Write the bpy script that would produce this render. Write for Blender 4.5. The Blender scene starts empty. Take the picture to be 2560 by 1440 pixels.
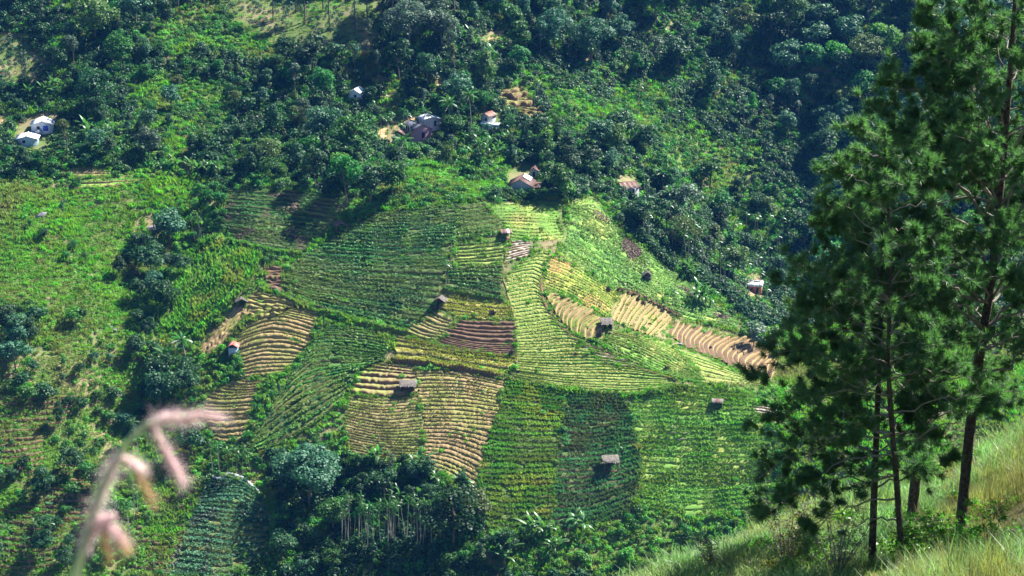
import bpy, math, random
import numpy as np
from mathutils import Vector, Matrix

random.seed(7)
rng = np.random.default_rng(7)
S = bpy.context.scene
C = S.collection

# ------------------------------------------------------------------ camera
PITCH = math.radians(16.0)
HFOV = math.radians(32.5)
T = math.tan(HFOV / 2)
cam_data = bpy.data.cameras.new("camera")
cam = bpy.data.objects.new("camera", cam_data)
C.objects.link(cam)
cam.location = (0, 0, 0)
cam.rotation_euler = (math.pi / 2 - PITCH, 0, 0)
cam_data.sensor_width = 36.0
cam_data.lens = 18.0 / T
cam_data.clip_start = 0.1
cam_data.clip_end = 4000
cam_data.dof.use_dof = True
cam_data.dof.focus_distance = 400.0
cam_data.dof.aperture_fstop = 6.8
S.camera = cam

# ------------------------------------------------------------------ sky, sun, exposure
SUN = np.array([0.95, 0.62, 1.26]); SUN = SUN / np.linalg.norm(SUN)
w = bpy.data.worlds.new("World")
S.world = w
w.use_nodes = True
nt = w.node_tree
for n in list(nt.nodes):
    nt.nodes.remove(n)
sky = nt.nodes.new("ShaderNodeTexSky")
sky.sky_type = 'NISHITA'
sky.sun_disc = False
sky.sun_elevation = math.asin(SUN[2])
sky.sun_rotation = math.atan2(SUN[0], SUN[1])
sky.altitude = 2000
sky.air_density = 1.0
sky.dust_density = 0.1
sky.ozone_density = 6.0
bg = nt.nodes.new("ShaderNodeBackground")
bg.inputs["Strength"].default_value = 0.05
out = nt.nodes.new("ShaderNodeOutputWorld")
nt.links.new(sky.outputs[0], bg.inputs[0])
nt.links.new(bg.outputs[0], out.inputs[0])

sun_data = bpy.data.lights.new("sun", 'SUN')
sun_data.energy = 5.0
sun_data.angle = math.radians(0.5)
sun_data.color = (1.0, 0.96, 0.87)
sun = bpy.data.objects.new("sun", sun_data)
C.objects.link(sun)
sun.rotation_euler = Vector(SUN).to_track_quat('Z', 'Y').to_euler()
sun.location = (100, 300, 300)

S.view_settings.view_transform = 'Standard'
S.view_settings.look = 'None'
S.view_settings.exposure = 2.1
S.view_settings.gamma = 1.0
S.view_settings.use_curve_mapping = False
S.render.engine = 'CYCLES'
S.cycles.max_bounces = 6
S.cycles.diffuse_bounces = 2
S.cycles.glossy_bounces = 2
S.cycles.transmission_bounces = 4
S.cycles.transparent_max_bounces = 4
S.cycles.volume_bounces = 0
S.cycles.use_denoising = True
S.cycles.denoiser = 'OPENIMAGEDENOISE'
S.cycles.denoising_input_passes = 'RGB_ALBEDO_NORMAL'
S.cycles.denoising_prefilter = 'ACCURATE'
S.cycles.sample_clamp_indirect = 4.0

# ------------------------------------------------------------------ pixel rays (2560 x 1440 photograph) and terrain
SP, CP = math.sin(PITCH), math.cos(PITCH)

def ray(px, py):
    u = (np.asarray(px, float) - 1280) / 1280 * T
    v = (720 - np.asarray(py, float)) / 1280 * T
    return u / (CP + v * SP), (-SP + v * CP) / (CP + v * SP)      # x and z per metre of y

def atY(px, py, Y):
    a, b = ray(px, py)
    return np.stack([a * Y, np.asarray(Y, float) + 0 * a, b * Y], -1)

def to_px(P):
    P = np.asarray(P, float)
    f = P[..., 1] * CP - P[..., 2] * SP
    up = P[..., 1] * SP + P[..., 2] * CP
    return 1280 + 1280 * (P[..., 0] / f) / T, 720 - 1280 * (up / f) / T

def tps_fit(xy, z, lam=0.0):
    n = len(xy)
    d = np.linalg.norm(xy[:, None] - xy[None], axis=-1)
    K = np.where(d > 0, d * d * np.log(np.maximum(d, 1e-9)), 0) + lam * np.eye(n)
    Pm = np.c_[np.ones(n), xy]
    A = np.block([[K, Pm], [Pm.T, np.zeros((3, 3))]])
    sol = np.linalg.solve(A, np.r_[z, 0, 0, 0])
    return sol

def tps_eval(xy, sol, q):
    o = np.zeros(len(q))
    for i0 in range(0, len(q), 20000):
        qq = q[i0:i0 + 20000]
        d2 = ((qq[:, None] - xy[None]) ** 2).sum(-1)
        U = 0.5 * d2 * np.log(np.maximum(d2, 1e-12))
        o[i0:i0 + 20000] = U @ sol[:-3] + sol[-3] + qq @ sol[-2:]
    return o

def vnoise(x, y, scale, seed):
    x = x / scale; y = y / scale
    xi = np.floor(x).astype(np.int64); yi = np.floor(y).astype(np.int64)
    fx = x - xi; fy = y - yi
    fx = fx * fx * (3 - 2 * fx); fy = fy * fy * (3 - 2 * fy)
    def h(a, b):
        k = (a * 374761393 + b * 668265263 + seed * 974634777) & 0xffffffff
        k = ((k ^ (k >> 13)) * 1274126177) & 0xffffffff
        k = k ^ (k >> 16)
        return (k & 0xffff) / 65535.0
    return ((h(xi, yi) * (1 - fx) + h(xi + 1, yi) * fx) * (1 - fy) + (h(xi, yi + 1) * (1 - fx) + h(xi + 1, yi + 1) * fx) * fy) * 2 - 1

class Height:
    def __init__(s, x0, x1, y0, y1, step, ctrl, lam, rough):
        s.x0, s.y0, s.st = x0, y0, step
        xs = np.arange(x0, x1 + .1, step); ys = np.arange(y0, y1 + .1, step)
        s.nx, s.ny = len(xs), len(ys)
        gx, gy = np.meshgrid(xs, ys)
        k = 0.01
        sol = tps_fit(ctrl[:, :2] * k, ctrl[:, 2], lam)
        z = tps_eval(ctrl[:, :2] * k, sol, np.c_[gx.ravel(), gy.ravel()] * k).reshape(gx.shape)
        s.gx, s.gy = gx, gy
        s.z = z + rough(gx, gy)
    def at(s, x, y):
        fx = np.clip((np.asarray(x, float) - s.x0) / s.st, 0, s.nx - 1.001)
        fy = np.clip((np.asarray(y, float) - s.y0) / s.st, 0, s.ny - 1.001)
        i = fx.astype(int); j = fy.astype(int); fx = fx - i; fy = fy - j
        z = s.z
        return (z[j, i] * (1 - fx) + z[j, i + 1] * fx) * (1 - fy) + (z[j + 1, i] * (1 - fx) + z[j + 1, i + 1] * fx) * fy
    def hit(s, px, py, ya, yb, step):
        px = np.atleast_1d(np.asarray(px, float)); py = np.atleast_1d(np.asarray(py, float))
        o = np.zeros((len(px), 3))
        Y = np.arange(ya, yb, step)
        for i0 in range(0, len(px), 4000):
            a, b = ray(px[i0:i0 + 4000], py[i0:i0 + 4000])
            d = b[:, None] * Y[None] - s.at(a[:, None] * Y[None], np.broadcast_to(Y[None], (len(a), len(Y))))
            below = d < 0
            k = np.where(below.any(1), below.argmax(1), len(Y) - 1)
            hi = Y[k]; lo = hi - step
            for _ in range(12):
                m = (lo + hi) / 2
                dm = b * m - s.at(a * m, m)
                hi = np.where(dm < 0, m, hi); lo = np.where(dm < 0, lo, m)
            o[i0:i0 + 4000] = np.c_[a * hi, hi, b * hi]
        return o

def plane_Y(py):
    _, b = ray(1280, py)
    return 429 / (0.577 - b)

ctl = []
for px, py, Y in [
    (1260, 510, 0), (1290, 660, 0), (1290, 800, 0), (1290, 950, 0), (1290, 1100, 0), (1290, 1250, 0), (1290, 1440, 0),
    (900, 800, 0), (900, 950, 0), (950, 650, 0), (1000, 520, 0), (700, 500, 531), (720, 600, 518), (640, 560, 520),
    (1000, 1100, 0), (1000, 1250, 432), (700, 800, 0), (650, 950, 0), (600, 1080, 0), (760, 1050, 452),
    (1500, 870, 476), (1520, 797, 488), (1552, 733, 508), (1690, 795, 508), (1400, 640, 512), (1450, 560, 530), (1450, 500, 540),
    (1620, 690, 520), (1860, 830, 508), (1935, 905, 490), (1780, 900, 480), (1700, 960, 462), (1900, 1000, 455),
    (1600, 1100, 447), (1900, 1250, 428), (1600, 1250, 429), (1600, 1440, 410), (2200, 1200, 432), (2300, 900, 480),
    (1850, 700, 556), (1850, 640, 590), (1700, 520, 585), (1800, 400, 632), (1800, 200, 671), (1800, 0, 715),
    (2300, 600, 588), (2300, 400, 628), (2300, 200, 668), (2300, 0, 712),
    (1305, 465, 552), (1045, 330, 590), (1050, 150, 624), (1050, 0, 657), (1300, 250, 618), (1400, 100, 660), (1500, 300, 618), (1560, 460, 575),
    (60, 330, 572), (300, 440, 535), (120, 480, 528), (300, 250, 590), (0, 0, 640), (350, 0, 640), (700, 0, 650), (650, 130, 620), (550, 300, 583), (620, 420, 552),
    (150, 600, 505), (150, 750, 484), (150, 900, 465), (150, 1050, 449), (150, 1200, 431), (0, 1440, 405),
    (450, 640, 521), (350, 850, 482), (330, 960, 470), (350, 1100, 455), (560, 700, 500), (480, 800, 490),
    (450, 1300, 426), (600, 1300, 424), (900, 1350, 423), (760, 1250, 434),
    (-600, 600, 508), (-600, 0, 650), (-600, 1300, 425), (3000, 200, 671), (3000, 700, 565), (3000, 1250, 428),
    (-600, -300, 718), (1280, -300, 735), (3000, -300, 795), (300, -300, 716),
    (1280, 1900, 365), (0, 1900, 362), (2560, 1900, 370), (-600, 1900, 362), (3000, 1900, 370)]:
    ctl.append(atY(px, py, Y if Y else plane_Y(py)))
for x, y, z in [(0, 310, -228), (-150, 310, -228), (150, 310, -228), (-350, 310, -228), (350, 310, -228), (0, 230, -222), (-200, 230, -222), (200, 230, -222), (350, 230, -222), (-350, 230, -222)]:
    ctl.append(np.array([x, y, z], float))
ctl = np.array(ctl)

def rough_far(x, y):
    n = 1.6 * vnoise(x, y, 38, 1) + 0.8 * vnoise(x, y, 17, 2) + 0.35 * vnoise(x, y, 7, 3)
    far = np.clip((y - 535) / 60, 0, 1)
    side = np.clip((np.abs(x) - 60) / 60, 0, 1)
    gain = 0.22 + 1.5 * far + 0.5 * side * (1 - far)
    return n * gain + far * 3.5 * vnoise(x, y, 60, 5)
FAR = Height(-380, 380, 226, 800, 2.0, ctl, 1e-4, rough_far)

def on_far(px, py):
    return FAR.hit(px, py, 330, 798, 3.0)

def pt(px, py):
    return on_far([px], [py])[0]

nctl = []
for px, py, Y in [(2395, 1365, 46), (2278, 1330, 52), (2255, 1445, 42), (2178, 1450, 43), (2560, 1440, 40), (2560, 1250, 47),
                  (2560, 1085, 58), (2350, 1165, 59), (2150, 1250, 57), (1850, 1362, 54), (1600, 1468, 50), (2000, 1410, 47), (1800, 1440, 47)]:
    nctl.append(atY(px, py, Y))
    if Y >= 50 and (px, py) != (2278, 1330):
        for dY, k in [(9, .62), (25, .85)]:
            p = nctl[[i for i in range(len(nctl))][-1]] if dY == 9 else p0
            if dY == 9:
                p0 = p
            nctl.append(np.array([p0[0] * (1 + dY / 160), p0[1] + dY, p0[2] - dY * k]))
for x, y, z in [(0, 0, -1.75), (8, 2, -1.0), (-8, 2, -3.6), (0, 12, -7.4), (0, 25, -14.2), (6, 22, -11.6), (9, 30, -14.0), (-10, 25, -17), (-6, 45, -30), (16, 30, -11.5), (26, 55, -15.5), (30, 30, -7),
                (0, 140, -118), (40, 140, -110), (-40, 140, -122), (60, 60, -14), (60, 0, 6), (-40, 0, -16), (-40, 60, -56), (0, 240, -224), (60, 240, -224), (-60, 240, -224), (90, 140, -108), (0, -12, 1.5), (90, 0, 12), (-60, -12, -18)]:
    nctl.append(np.array([x, y, z], float))
nctl = np.array(nctl)
NEAR = Height(-64, 92, -14, 246, 1.0, nctl, 1e-5, lambda x, y: np.clip((y - 6) / 20, 0, 1) * (0.16 * vnoise(x, y, 5, 11) + 0.09 * vnoise(x, y, 2.1, 12)))

# ------------------------------------------------------------------ helpers: meshes, objects, tags
def mesh_np(name, V, F, mats=(), mi=None, smooth=False):
    """V (n,3); F (m,3) or (m,4) or list of such arrays."""
    me = bpy.data.meshes.new(name)
    Fs = F if isinstance(F, list) else [F]
    Fs = [np.asarray(f, np.int32) for f in Fs if len(f)]
    V = np.asarray(V, np.float32)
    me.vertices.add(len(V)); me.vertices.foreach_set("co", V.ravel())
    li = np.concatenate([f.ravel() for f in Fs]) if Fs else np.zeros(0, np.int32)
    tot = np.concatenate([np.full(len(f), f.shape[1], np.int32) for f in Fs]) if Fs else np.zeros(0, np.int32)
    st = np.concatenate([[0], np.cumsum(tot)[:-1]]).astype(np.int32) if len(tot) else tot
    me.loops.add(len(li)); me.loops.foreach_set("vertex_index", li)
    me.polygons.add(len(tot)); me.polygons.foreach_set("loop_start", st)
    if mi is not None:
        me.polygons.foreach_set("material_index", np.asarray(mi, np.int32))
    if smooth:
        me.polygons.foreach_set("use_smooth", np.ones(len(tot), bool))
    for m in mats:
        me.materials.append(m)
    me.update(calc_edges=True)
    return me

class MB:
    """collects verts / faces / material slots for one mesh"""
    def __init__(s):
        s.v, s.f, s.m, s.n = [], [], [], 0
    def add(s, V, F, mi=0):
        V = np.asarray(V, float); F = np.asarray(F, int)
        s.v.append(V); s.f.append(F + s.n); s.m.append(np.full(len(F), mi)); s.n += len(V)
    def box(s, lo, hi, mi=0, M=None):
        x0, y0, z0 = lo; x1, y1, z1 = hi
        V = np.array([(x0, y0, z0), (x1, y0, z0), (x1, y1, z0), (x0, y1, z0), (x0, y0, z1), (x1, y0, z1), (x1, y1, z1), (x0, y1, z1)], float)
        if M is not None:
            V = V @ np.array(M.to_3x3()).T + np.array(M.translation)
        s.add(V, [(0, 3, 2, 1), (4, 5, 6, 7), (0, 1, 5, 4), (1, 2, 6, 5), (2, 3, 7, 6), (3, 0, 4, 7)], mi)
    def tube(s, P, R, k=7, mi=0, cap=True):
        P = np.asarray(P, float); n = len(P)
        R = np.broadcast_to(np.asarray(R, float), (n,))
        tg = np.gradient(P, axis=0); tg /= np.linalg.norm(tg, axis=1)[:, None] + 1e-9
        ref = np.array([0, 0, 1.0]) if abs(tg[0, 2]) < .9 else np.array([1.0, 0, 0])
        a = np.cross(tg, ref); a /= np.linalg.norm(a, axis=1)[:, None] + 1e-9
        b = np.cross(tg, a)
        th = np.arange(k) * 2 * math.pi / k
        V = P[:, None] + R[:, None, None] * (np.cos(th)[None, :, None] * a[:, None] + np.sin(th)[None, :, None] * b[:, None])
        i = np.arange(n - 1)[:, None] * k; j = np.arange(k)[None]; j2 = (j + 1) % k
        F = np.stack([i + j, i + j2, i + k + j2, i + k + j], -1).reshape(-1, 4)
        s.add(V.reshape(-1, 3), F[:, ::-1], mi)
        if cap:
            s.add(np.r_[V[-1], [P[-1] + tg[-1] * R[-1] * .5]], [(q, (q + 1) % k, k, k) for q in range(0)] or np.zeros((0, 4), int), mi)
            base = s.n - (k + 1)
            s.f.append(np.array([(base + (q + 1) % k, base + q, base + k) for q in range(k)])); s.m.append(np.full(k, mi))
    def mesh(s, name, mats, smooth=False):
        q = [f for f in s.f if len(f)]; m = [mm for f, mm in zip(s.f, s.m) if len(f)]
        return mesh_np(name, np.concatenate(s.v), q, mats, np.concatenate(m), smooth)

def link(name, data, parent=None, loc=None, rot=None, scale=None, **props):
    o = bpy.data.objects.new(name, data)
    C.objects.link(o)
    if parent is not None:
        o.parent = parent
    if loc is not None:
        o.location = loc
    if rot is not None:
        o.rotation_euler = rot
    if scale is not None:
        o.scale = scale if hasattr(scale, "__len__") else (scale,) * 3
    for k, v in props.items():
        if v is not None:
            o[k] = v
    return o

def thing(name, label, category, loc, rotz=0.0, group=None, scale=None):
    return link(name, None, loc=tuple(loc), rot=(0, 0, rotz), scale=scale, label=label, category=category, group=group)

# ------------------------------------------------------------------ materials
def nodes_of(m):
    m.use_nodes = True
    nt = m.node_tree
    for n in list(nt.nodes):
        nt.nodes.remove(n)
    return nt

def ramp(nt, stops):
    r = nt.nodes.new("ShaderNodeValToRGB")
    e = r.color_ramp.elements
    while len(e) < len(stops):
        e.new(0.5)
    for el, (p, c) in zip(e, stops):
        el.position = p; el.color = (*c, 1)
    return r

def noise(nt, scale, detail=3, coord=None, rough=0.6):
    n = nt.nodes.new("ShaderNodeTexNoise")
    n.inputs["Scale"].default_value = scale
    n.inputs["Detail"].default_value = detail
    n.inputs["Roughness"].default_value = rough
    if coord is not None:
        nt.links.new(coord, n.inputs["Vector"])
    return n

def mixc(nt, fac, a, b, mode='MIX'):
    m = nt.nodes.new("ShaderNodeMix"); m.data_type = 'RGBA'; m.blend_type = mode
    for v, i in ((fac, 0), (a, 6), (b, 7)):
        if hasattr(v, "is_linked") or hasattr(v, "links"):
            nt.links.new(v, m.inputs[i])
        else:
            m.inputs[i].default_value = (*v, 1) if hasattr(v, "__len__") else v
    return m.outputs[2]

def hsv(nt, col, hue=None, val=None, sat=None):
    h = nt.nodes.new("ShaderNodeHueSaturation")
    nt.links.new(col, h.inputs["Color"])
    for v, k in ((hue, "Hue"), (val, "Value"), (sat, "Saturation")):
        if v is not None:
            if hasattr(v, "links"):
                nt.links.new(v, h.inputs[k])
            else:
                h.inputs[k].default_value = v
    return h.outputs[0]

def maprange(nt, v, a, b, lo=0, hi=1):
    r = nt.nodes.new("ShaderNodeMapRange")
    nt.links.new(v, r.inputs[0])
    r.inputs[1].default_value = lo; r.inputs[2].default_value = hi
    r.inputs[3].default_value = a; r.inputs[4].default_value = b
    return r.outputs[0]

def mat_leaf(name, c1, c2, scale=0.8, trans=0.35, vary=0.25, hue=0.02, rough=0.55, big=None, tcol=None, spec=0.25):
    m = bpy.data.materials.new(name)
    nt = nodes_of(m)
    geo = nt.nodes.new("ShaderNodeNewGeometry")
    oi = nt.nodes.new("ShaderNodeObjectInfo")
    n1 = noise(nt, scale, 2, geo.outputs["Position"])
    col = mixc(nt, maprange(nt, n1.outputs[0], 0, 1, .3, .7), c1, c2)
    if big:
        n2 = noise(nt, big[0], 2, geo.outputs["Position"])
        col = mixc(nt, maprange(nt, n2.outputs[0], 0, 1, .45, .65), col, big[1])
    col = hsv(nt, col, maprange(nt, oi.outputs["Random"], .5 - hue, .5 + hue), maprange(nt, oi.outputs["Random"], 1 - vary, 1 + vary))
    p = nt.nodes.new("ShaderNodeBsdfPrincipled")
    nt.links.new(col, p.inputs["Base Color"])
    p.inputs["Roughness"].default_value = rough
    p.inputs["Specular IOR Level"].default_value = spec
    o = nt.nodes.new("ShaderNodeOutputMaterial")
    if trans > 0:
        t = nt.nodes.new("ShaderNodeBsdfTranslucent")
        nt.links.new(mixc(nt, .75, col, mixc(nt, 1.0, col, tcol or (1.15, 1.6, .5), 'MULTIPLY')), t.inputs[0])
        mx = nt.nodes.new("ShaderNodeMixShader"); mx.inputs[0].default_value = trans
        nt.links.new(p.outputs[0], mx.inputs[1]); nt.links.new(t.outputs[0], mx.inputs[2])
        nt.links.new(mx.outputs[0], o.inputs[0])
    else:
        nt.links.new(p.outputs[0], o.inputs[0])
    return m

def mat_soil(name, c1, c2, scale=0.7, rough=0.95, bump=0.3, c3=None, s3=0.12, vary=0.0, lo=.3, hi=.7, bscale=6, metal=0.0):
    m = bpy.data.materials.new(name)
    nt = nodes_of(m)
    geo = nt.nodes.new("ShaderNodeNewGeometry")
    n1 = noise(nt, scale, 5, geo.outputs["Position"], .65)
    col = mixc(nt, maprange(nt, n1.outputs[0], 0, 1, lo, hi), c1, c2)
    if c3:
        n3 = noise(nt, s3, 3, geo.outputs["Position"])
        col = mixc(nt, maprange(nt, n3.outputs[0], 0, 1, .48, .62), col, c3)
    if vary:
        oi = nt.nodes.new("ShaderNodeObjectInfo")
        col = hsv(nt, col, None, maprange(nt, oi.outputs["Random"], 1 - vary, 1 + vary))
    p = nt.nodes.new("ShaderNodeBsdfPrincipled")
    nt.links.new(col, p.inputs["Base Color"])
    p.inputs["Roughness"].default_value = rough
    p.inputs["Specular IOR Level"].default_value = 0.2
    p.inputs["Metallic"].default_value = metal
    if bump:
        b = nt.nodes.new("ShaderNodeBump"); b.inputs["Strength"].default_value = bump; b.inputs["Distance"].default_value = 0.3
        nb = noise(nt, bscale, 4, geo.outputs["Position"])
        nt.links.new(nb.outputs[0], b.inputs["Height"]); nt.links.new(b.outputs[0], p.inputs["Normal"])
    o = nt.nodes.new("ShaderNodeOutputMaterial")
    nt.links.new(p.outputs[0], o.inputs[0])
    return m

M = {}
M['hill'] = mat_soil("hill_ground", (.055, .085, .022), (.095, .14, .032), .25, c3=(.17, .14, .075), s3=.06, bump=.6, bscale=2)
M['near_ground'] = mat_soil("bank_ground", (.07, .085, .025), (.13, .13, .05), .8, c3=(.12, .09, .05), s3=.3)
# soils
M['tan'] = mat_soil("tan_soil", (.20, .137, .07), (.285, .197, .10), .9, c3=(0.187, 0.187, 0.050), s3=.10, vary=.08)
M['tan_grass'] = mat_soil("straw_grass", (.155, .135, .055), (.22, .17, .08), .6, c3=(0.160, 0.200, 0.040), s3=.08, vary=.08)
M['brown'] = mat_soil("brown_soil", (.080, .048, .03), (.13, .082, .052), 1.2, vary=.1)
M['orange'] = mat_soil("sunlit_orange_earth", (.205, .135, .06), (.275, .19, .09), .7, vary=.08)  # right flank risers: sunlight on them is put into this lighter earth colour
M['clay'] = mat_soil("bare_clay", (0.315, 0.180, 0.090), (0.390, 0.255, 0.135), .35)
M['pale_bed'] = mat_soil("pale_bed", (0.248, 0.217, 0.192), (0.322, 0.291, 0.267), 1.5, vary=.1)
M['riser'] = mat_soil("grassy_riser", (.13, .13, .035), (.23, .18, .08), .8, vary=.12)
M['riser_green'] = mat_soil("green_riser", (.06, .09, .02), (.13, .13, .04), .8, vary=.12)
M['riser_brown'] = mat_soil("brown_riser", (.10, .06, .035), (.18, .11, .06), 1.0, vary=.12)
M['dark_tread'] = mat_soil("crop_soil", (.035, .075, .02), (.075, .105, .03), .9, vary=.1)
M['lime'] = mat_soil("lime_turf", (.085, .20, .03), (.15, .27, .05), .5, c3=(.27, .29, .07), s3=.06, vary=.08)
M['olive'] = mat_soil("olive_turf", (.17, .21, .05), (.24, .26, .075), .5, c3=(0.162, 0.221, 0.043), s3=.06, vary=.06)
M['yellow'] = mat_soil("yellow_turf", (.215, .205, .05), (.28, .24, .065), .6, c3=(0.187, 0.204, 0.043), s3=.1, vary=.06)
M['rusty'] = mat_soil("lime_rust_turf", (0.180, 0.252, 0.036), (0.270, 0.288, 0.054), .3, c3=(0.324, 0.198, 0.072), s3=.09, vary=.06)
# foliage
M['leaf_dark'] = mat_leaf("leaf_dark", (.009, .040, .014), (.022, .078, .021), .5, .28, .3, .02)
M['leaf_blue'] = mat_leaf("leaf_bluegreen", (.022, .078, .042), (.042, .125, .06), .6, .22, .25, .02)
M['leaf_mid'] = mat_leaf("leaf_mid", (.018, .080, .014), (.038, .145, .022), .5, .35, .3, .025)
M['leaf_bright'] = mat_leaf("leaf_bright", (.042, .145, .018), (.082, .23, .03), .5, .42, .25, .02)
M['leaf_olive'] = mat_leaf("leaf_olive", (0.051, 0.090, 0.024), (0.085, 0.132, 0.032), .7, .3, .3, .02)
M['leaf_grey'] = mat_leaf("leaf_grey", (.042, .078, .05), (.07, .11, .07), .8, .2, .2, .02)
M['palm'] = mat_leaf("palm_leaf", (0.027, 0.111, 0.019), (0.054, 0.169, 0.028), .8, .3, .25, .02, .4, spec=.5)
M['banana'] = mat_leaf("banana_leaf", (.045, .12, .032), (.075, .175, .045), .8, .38, .2, .02, .38, spec=.5)
M['shrub'] = mat_leaf("shrub_leaf", (.022, .082, .014), (.058, .17, .024), .12, .36, .35, .03)
M['shrub_l'] = mat_leaf("shrub_light", (.075, .20, .022), (.14, .30, .036), .15, .42, .3, .03)
M['grass_far'] = mat_leaf("meadow_grass", (.075, .205, .016), (.15, .30, .03), .09, .45, .3, .03, .6, big=(.035, (.17, .17, .06)))
M['grass_dry'] = mat_leaf("dry_grass", (.15, .15, .06), (.235, .21, .095), .3, .4, .2, .02, .6)
M['maize'] = mat_leaf("maize_leaf", (.07, .20, .025), (.14, .30, .045), .3, .42, .2, .02, .5)
M['maize_l'] = mat_leaf("maize_pale", (.125, .235, .06), (.18, .29, .09), .3, .42, .2, .02, .5)
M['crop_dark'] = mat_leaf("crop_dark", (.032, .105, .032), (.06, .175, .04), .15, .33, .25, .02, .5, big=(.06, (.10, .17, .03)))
M['crop_green'] = mat_leaf("crop_green", (.068, .165, .028), (.125, .255, .045), .15, .38, .25, .02, .5, big=(.05, (.13, .19, .04)))
M['crop_weedy'] = mat_leaf("crop_weedy", (.05, .125, .05), (.085, .17, .075), .2, .3, .35, .03, .5, big=(.08, (.085, .10, .05)))
M['crop_lime'] = mat_leaf("crop_lime", (.13, .24, .04), (.20, .30, .06), .2, .42, .2, .02, .5, big=(.07, (.24, .24, .06)))
M['crop_yellow'] = mat_leaf("crop_yellow", (.20, .20, .045), (.29, .26, .07), .2, .4, .2, .02, .5)
M['crop_teal'] = mat_leaf("crop_teal", (.05, .15, .075), (.085, .20, .10), .3, .35, .2, .02, .5)
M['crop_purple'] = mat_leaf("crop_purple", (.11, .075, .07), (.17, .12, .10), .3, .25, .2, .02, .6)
M['stubble'] = mat_leaf("stubble", (0.180, 0.180, 0.050), (0.270, 0.225, 0.081), .3, .35, .2, .02, .6, big=(.06, (.14, .19, .035)))
M['stubble_tan'] = mat_leaf("stubble_tan", (.17, .135, .065), (.25, .195, .09), .3, .3, .2, .02, .6, big=(.07, (.18, .19, .05)))
M['pine'] = mat_leaf("pine_needles", (.050, .122, .052), (.095, .19, .084), .9, .45, .15, .015, .45, tcol=(1.2, 1.6, .5), spec=.4)
M['near_grass'] = mat_leaf("bank_grass", (.115, .205, .085), (.185, .285, .13), .35, .45, .3, .02, .45, big=(.16, (.21, .245, .10)), spec=.3)
M['near_leaf'] = mat_leaf("bush_leaf", (.06, .16, .018), (.12, .27, .03), 3, .45, .2, .015, .32, spec=.2)
M['near_yellow'] = mat_leaf("shrub_yellow_leaf", (.11, .12, .025), (.20, .16, .03), 3, .45, .2, .02, .45)
M['marigold'] = mat_leaf("yellow_flower", (.55, .30, .02), (.65, .40, .03), 3, .3, .1)
# wood, walls, roofs
M['bark'] = mat_soil("bark", (.085, .065, .05), (.16, .125, .095), 2.5, bump=.5, vary=.25)
M['bark_pale'] = mat_soil("bark_pale", (.15, .145, .125), (.25, .24, .21), 2.0, bump=.2, vary=.15)
M['bark_pine'] = mat_soil("bark_pine", (.055, .044, .036), (.17, .14, .115), 9, bump=.9, bscale=22, lo=.35, hi=.65)
M['twig'] = mat_soil("twig", (.16, .14, .12), (.26, .23, .20), 5, bump=.3, bscale=30)
M['brush'] = mat_soil("brush_wood", (.075, .06, .06), (.14, .115, .11), 4, bump=.8, bscale=10)
M['thatch'] = mat_soil("thatch", (.12, .104, .092), (.18, .16, .142), 3, bump=.9, bscale=9)
M['white'] = mat_soil("white_wall", (.40, .43, .48), (.48, .51, .56), 1.0, bump=.05)
M['white_roof'] = mat_soil("white_sheet_roof", (.56, .58, .62), (.66, .67, .70), 1.2, rough=.6, bump=.1)
M['grey_wall'] = mat_soil("grey_wall", (.24, .26, .28), (.32, .34, .36), 1.0, bump=.1)
M['pink'] = mat_soil("pink_wall", (.30, .16, .21), (.36, .20, .26), 1.0, bump=.1)
M['blue'] = mat_soil("blue_cloth", (.03, .06, .36), (.05, .09, .46), 2.0, bump=.1)
M['paleblue'] = mat_soil("pale_blue_wall", (.26, .37, .45), (.32, .43, .51), 1.5, bump=.1)
M['dark'] = mat_soil("dark_opening", (.02, .02, .025), (.03, .03, .035), 1.0, bump=0)
M['red'] = mat_soil("red_cloth", (.60, .02, .04), (.70, .04, .06), 3, bump=0)
M['brick'] = mat_soil("brick_red", (.38, .13, .08), (.48, .19, .11), 2, bump=.3)
M['skin'] = mat_soil("skin", (.16, .085, .05), (.20, .11, .07), 3, rough=.6, bump=0)
M['cloth_dark'] = mat_soil("dark_cloth", (.025, .03, .05), (.04, .045, .07), 3, bump=0)
M['cloth_pink'] = mat_soil("pink_cloth", (.50, .22, .30), (.58, .28, .36), 3, bump=0)
M['rock'] = mat_soil("grey_rock", (.10, .10, .11), (.21, .21, .22), 1.0, bump=.8, bscale=3)
M['plastic'] = mat_leaf("white_plastic", (.66, .70, .74), (.78, .80, .82), 2, .5, .02, 0, .5, tcol=(1, 1, 1))
M['spike'] = mat_leaf("grass_spikelet", (.74, .54, .58), (.84, .70, .71), 30, .4, .1, 0, .6, tcol=(1.2, 1.1, 1.0))
M['spike_dry'] = mat_leaf("grass_husk", (.46, .32, .16), (.52, .38, .22), 30, .4, .1, 0, .6, tcol=(1.2, 1.1, .9))
M['stalk'] = mat_leaf("grass_stalk", (.34, .46, .28), (.44, .54, .36), 20, .35, .1, 0, .5, tcol=(1.2, 1.2, .9))

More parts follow.
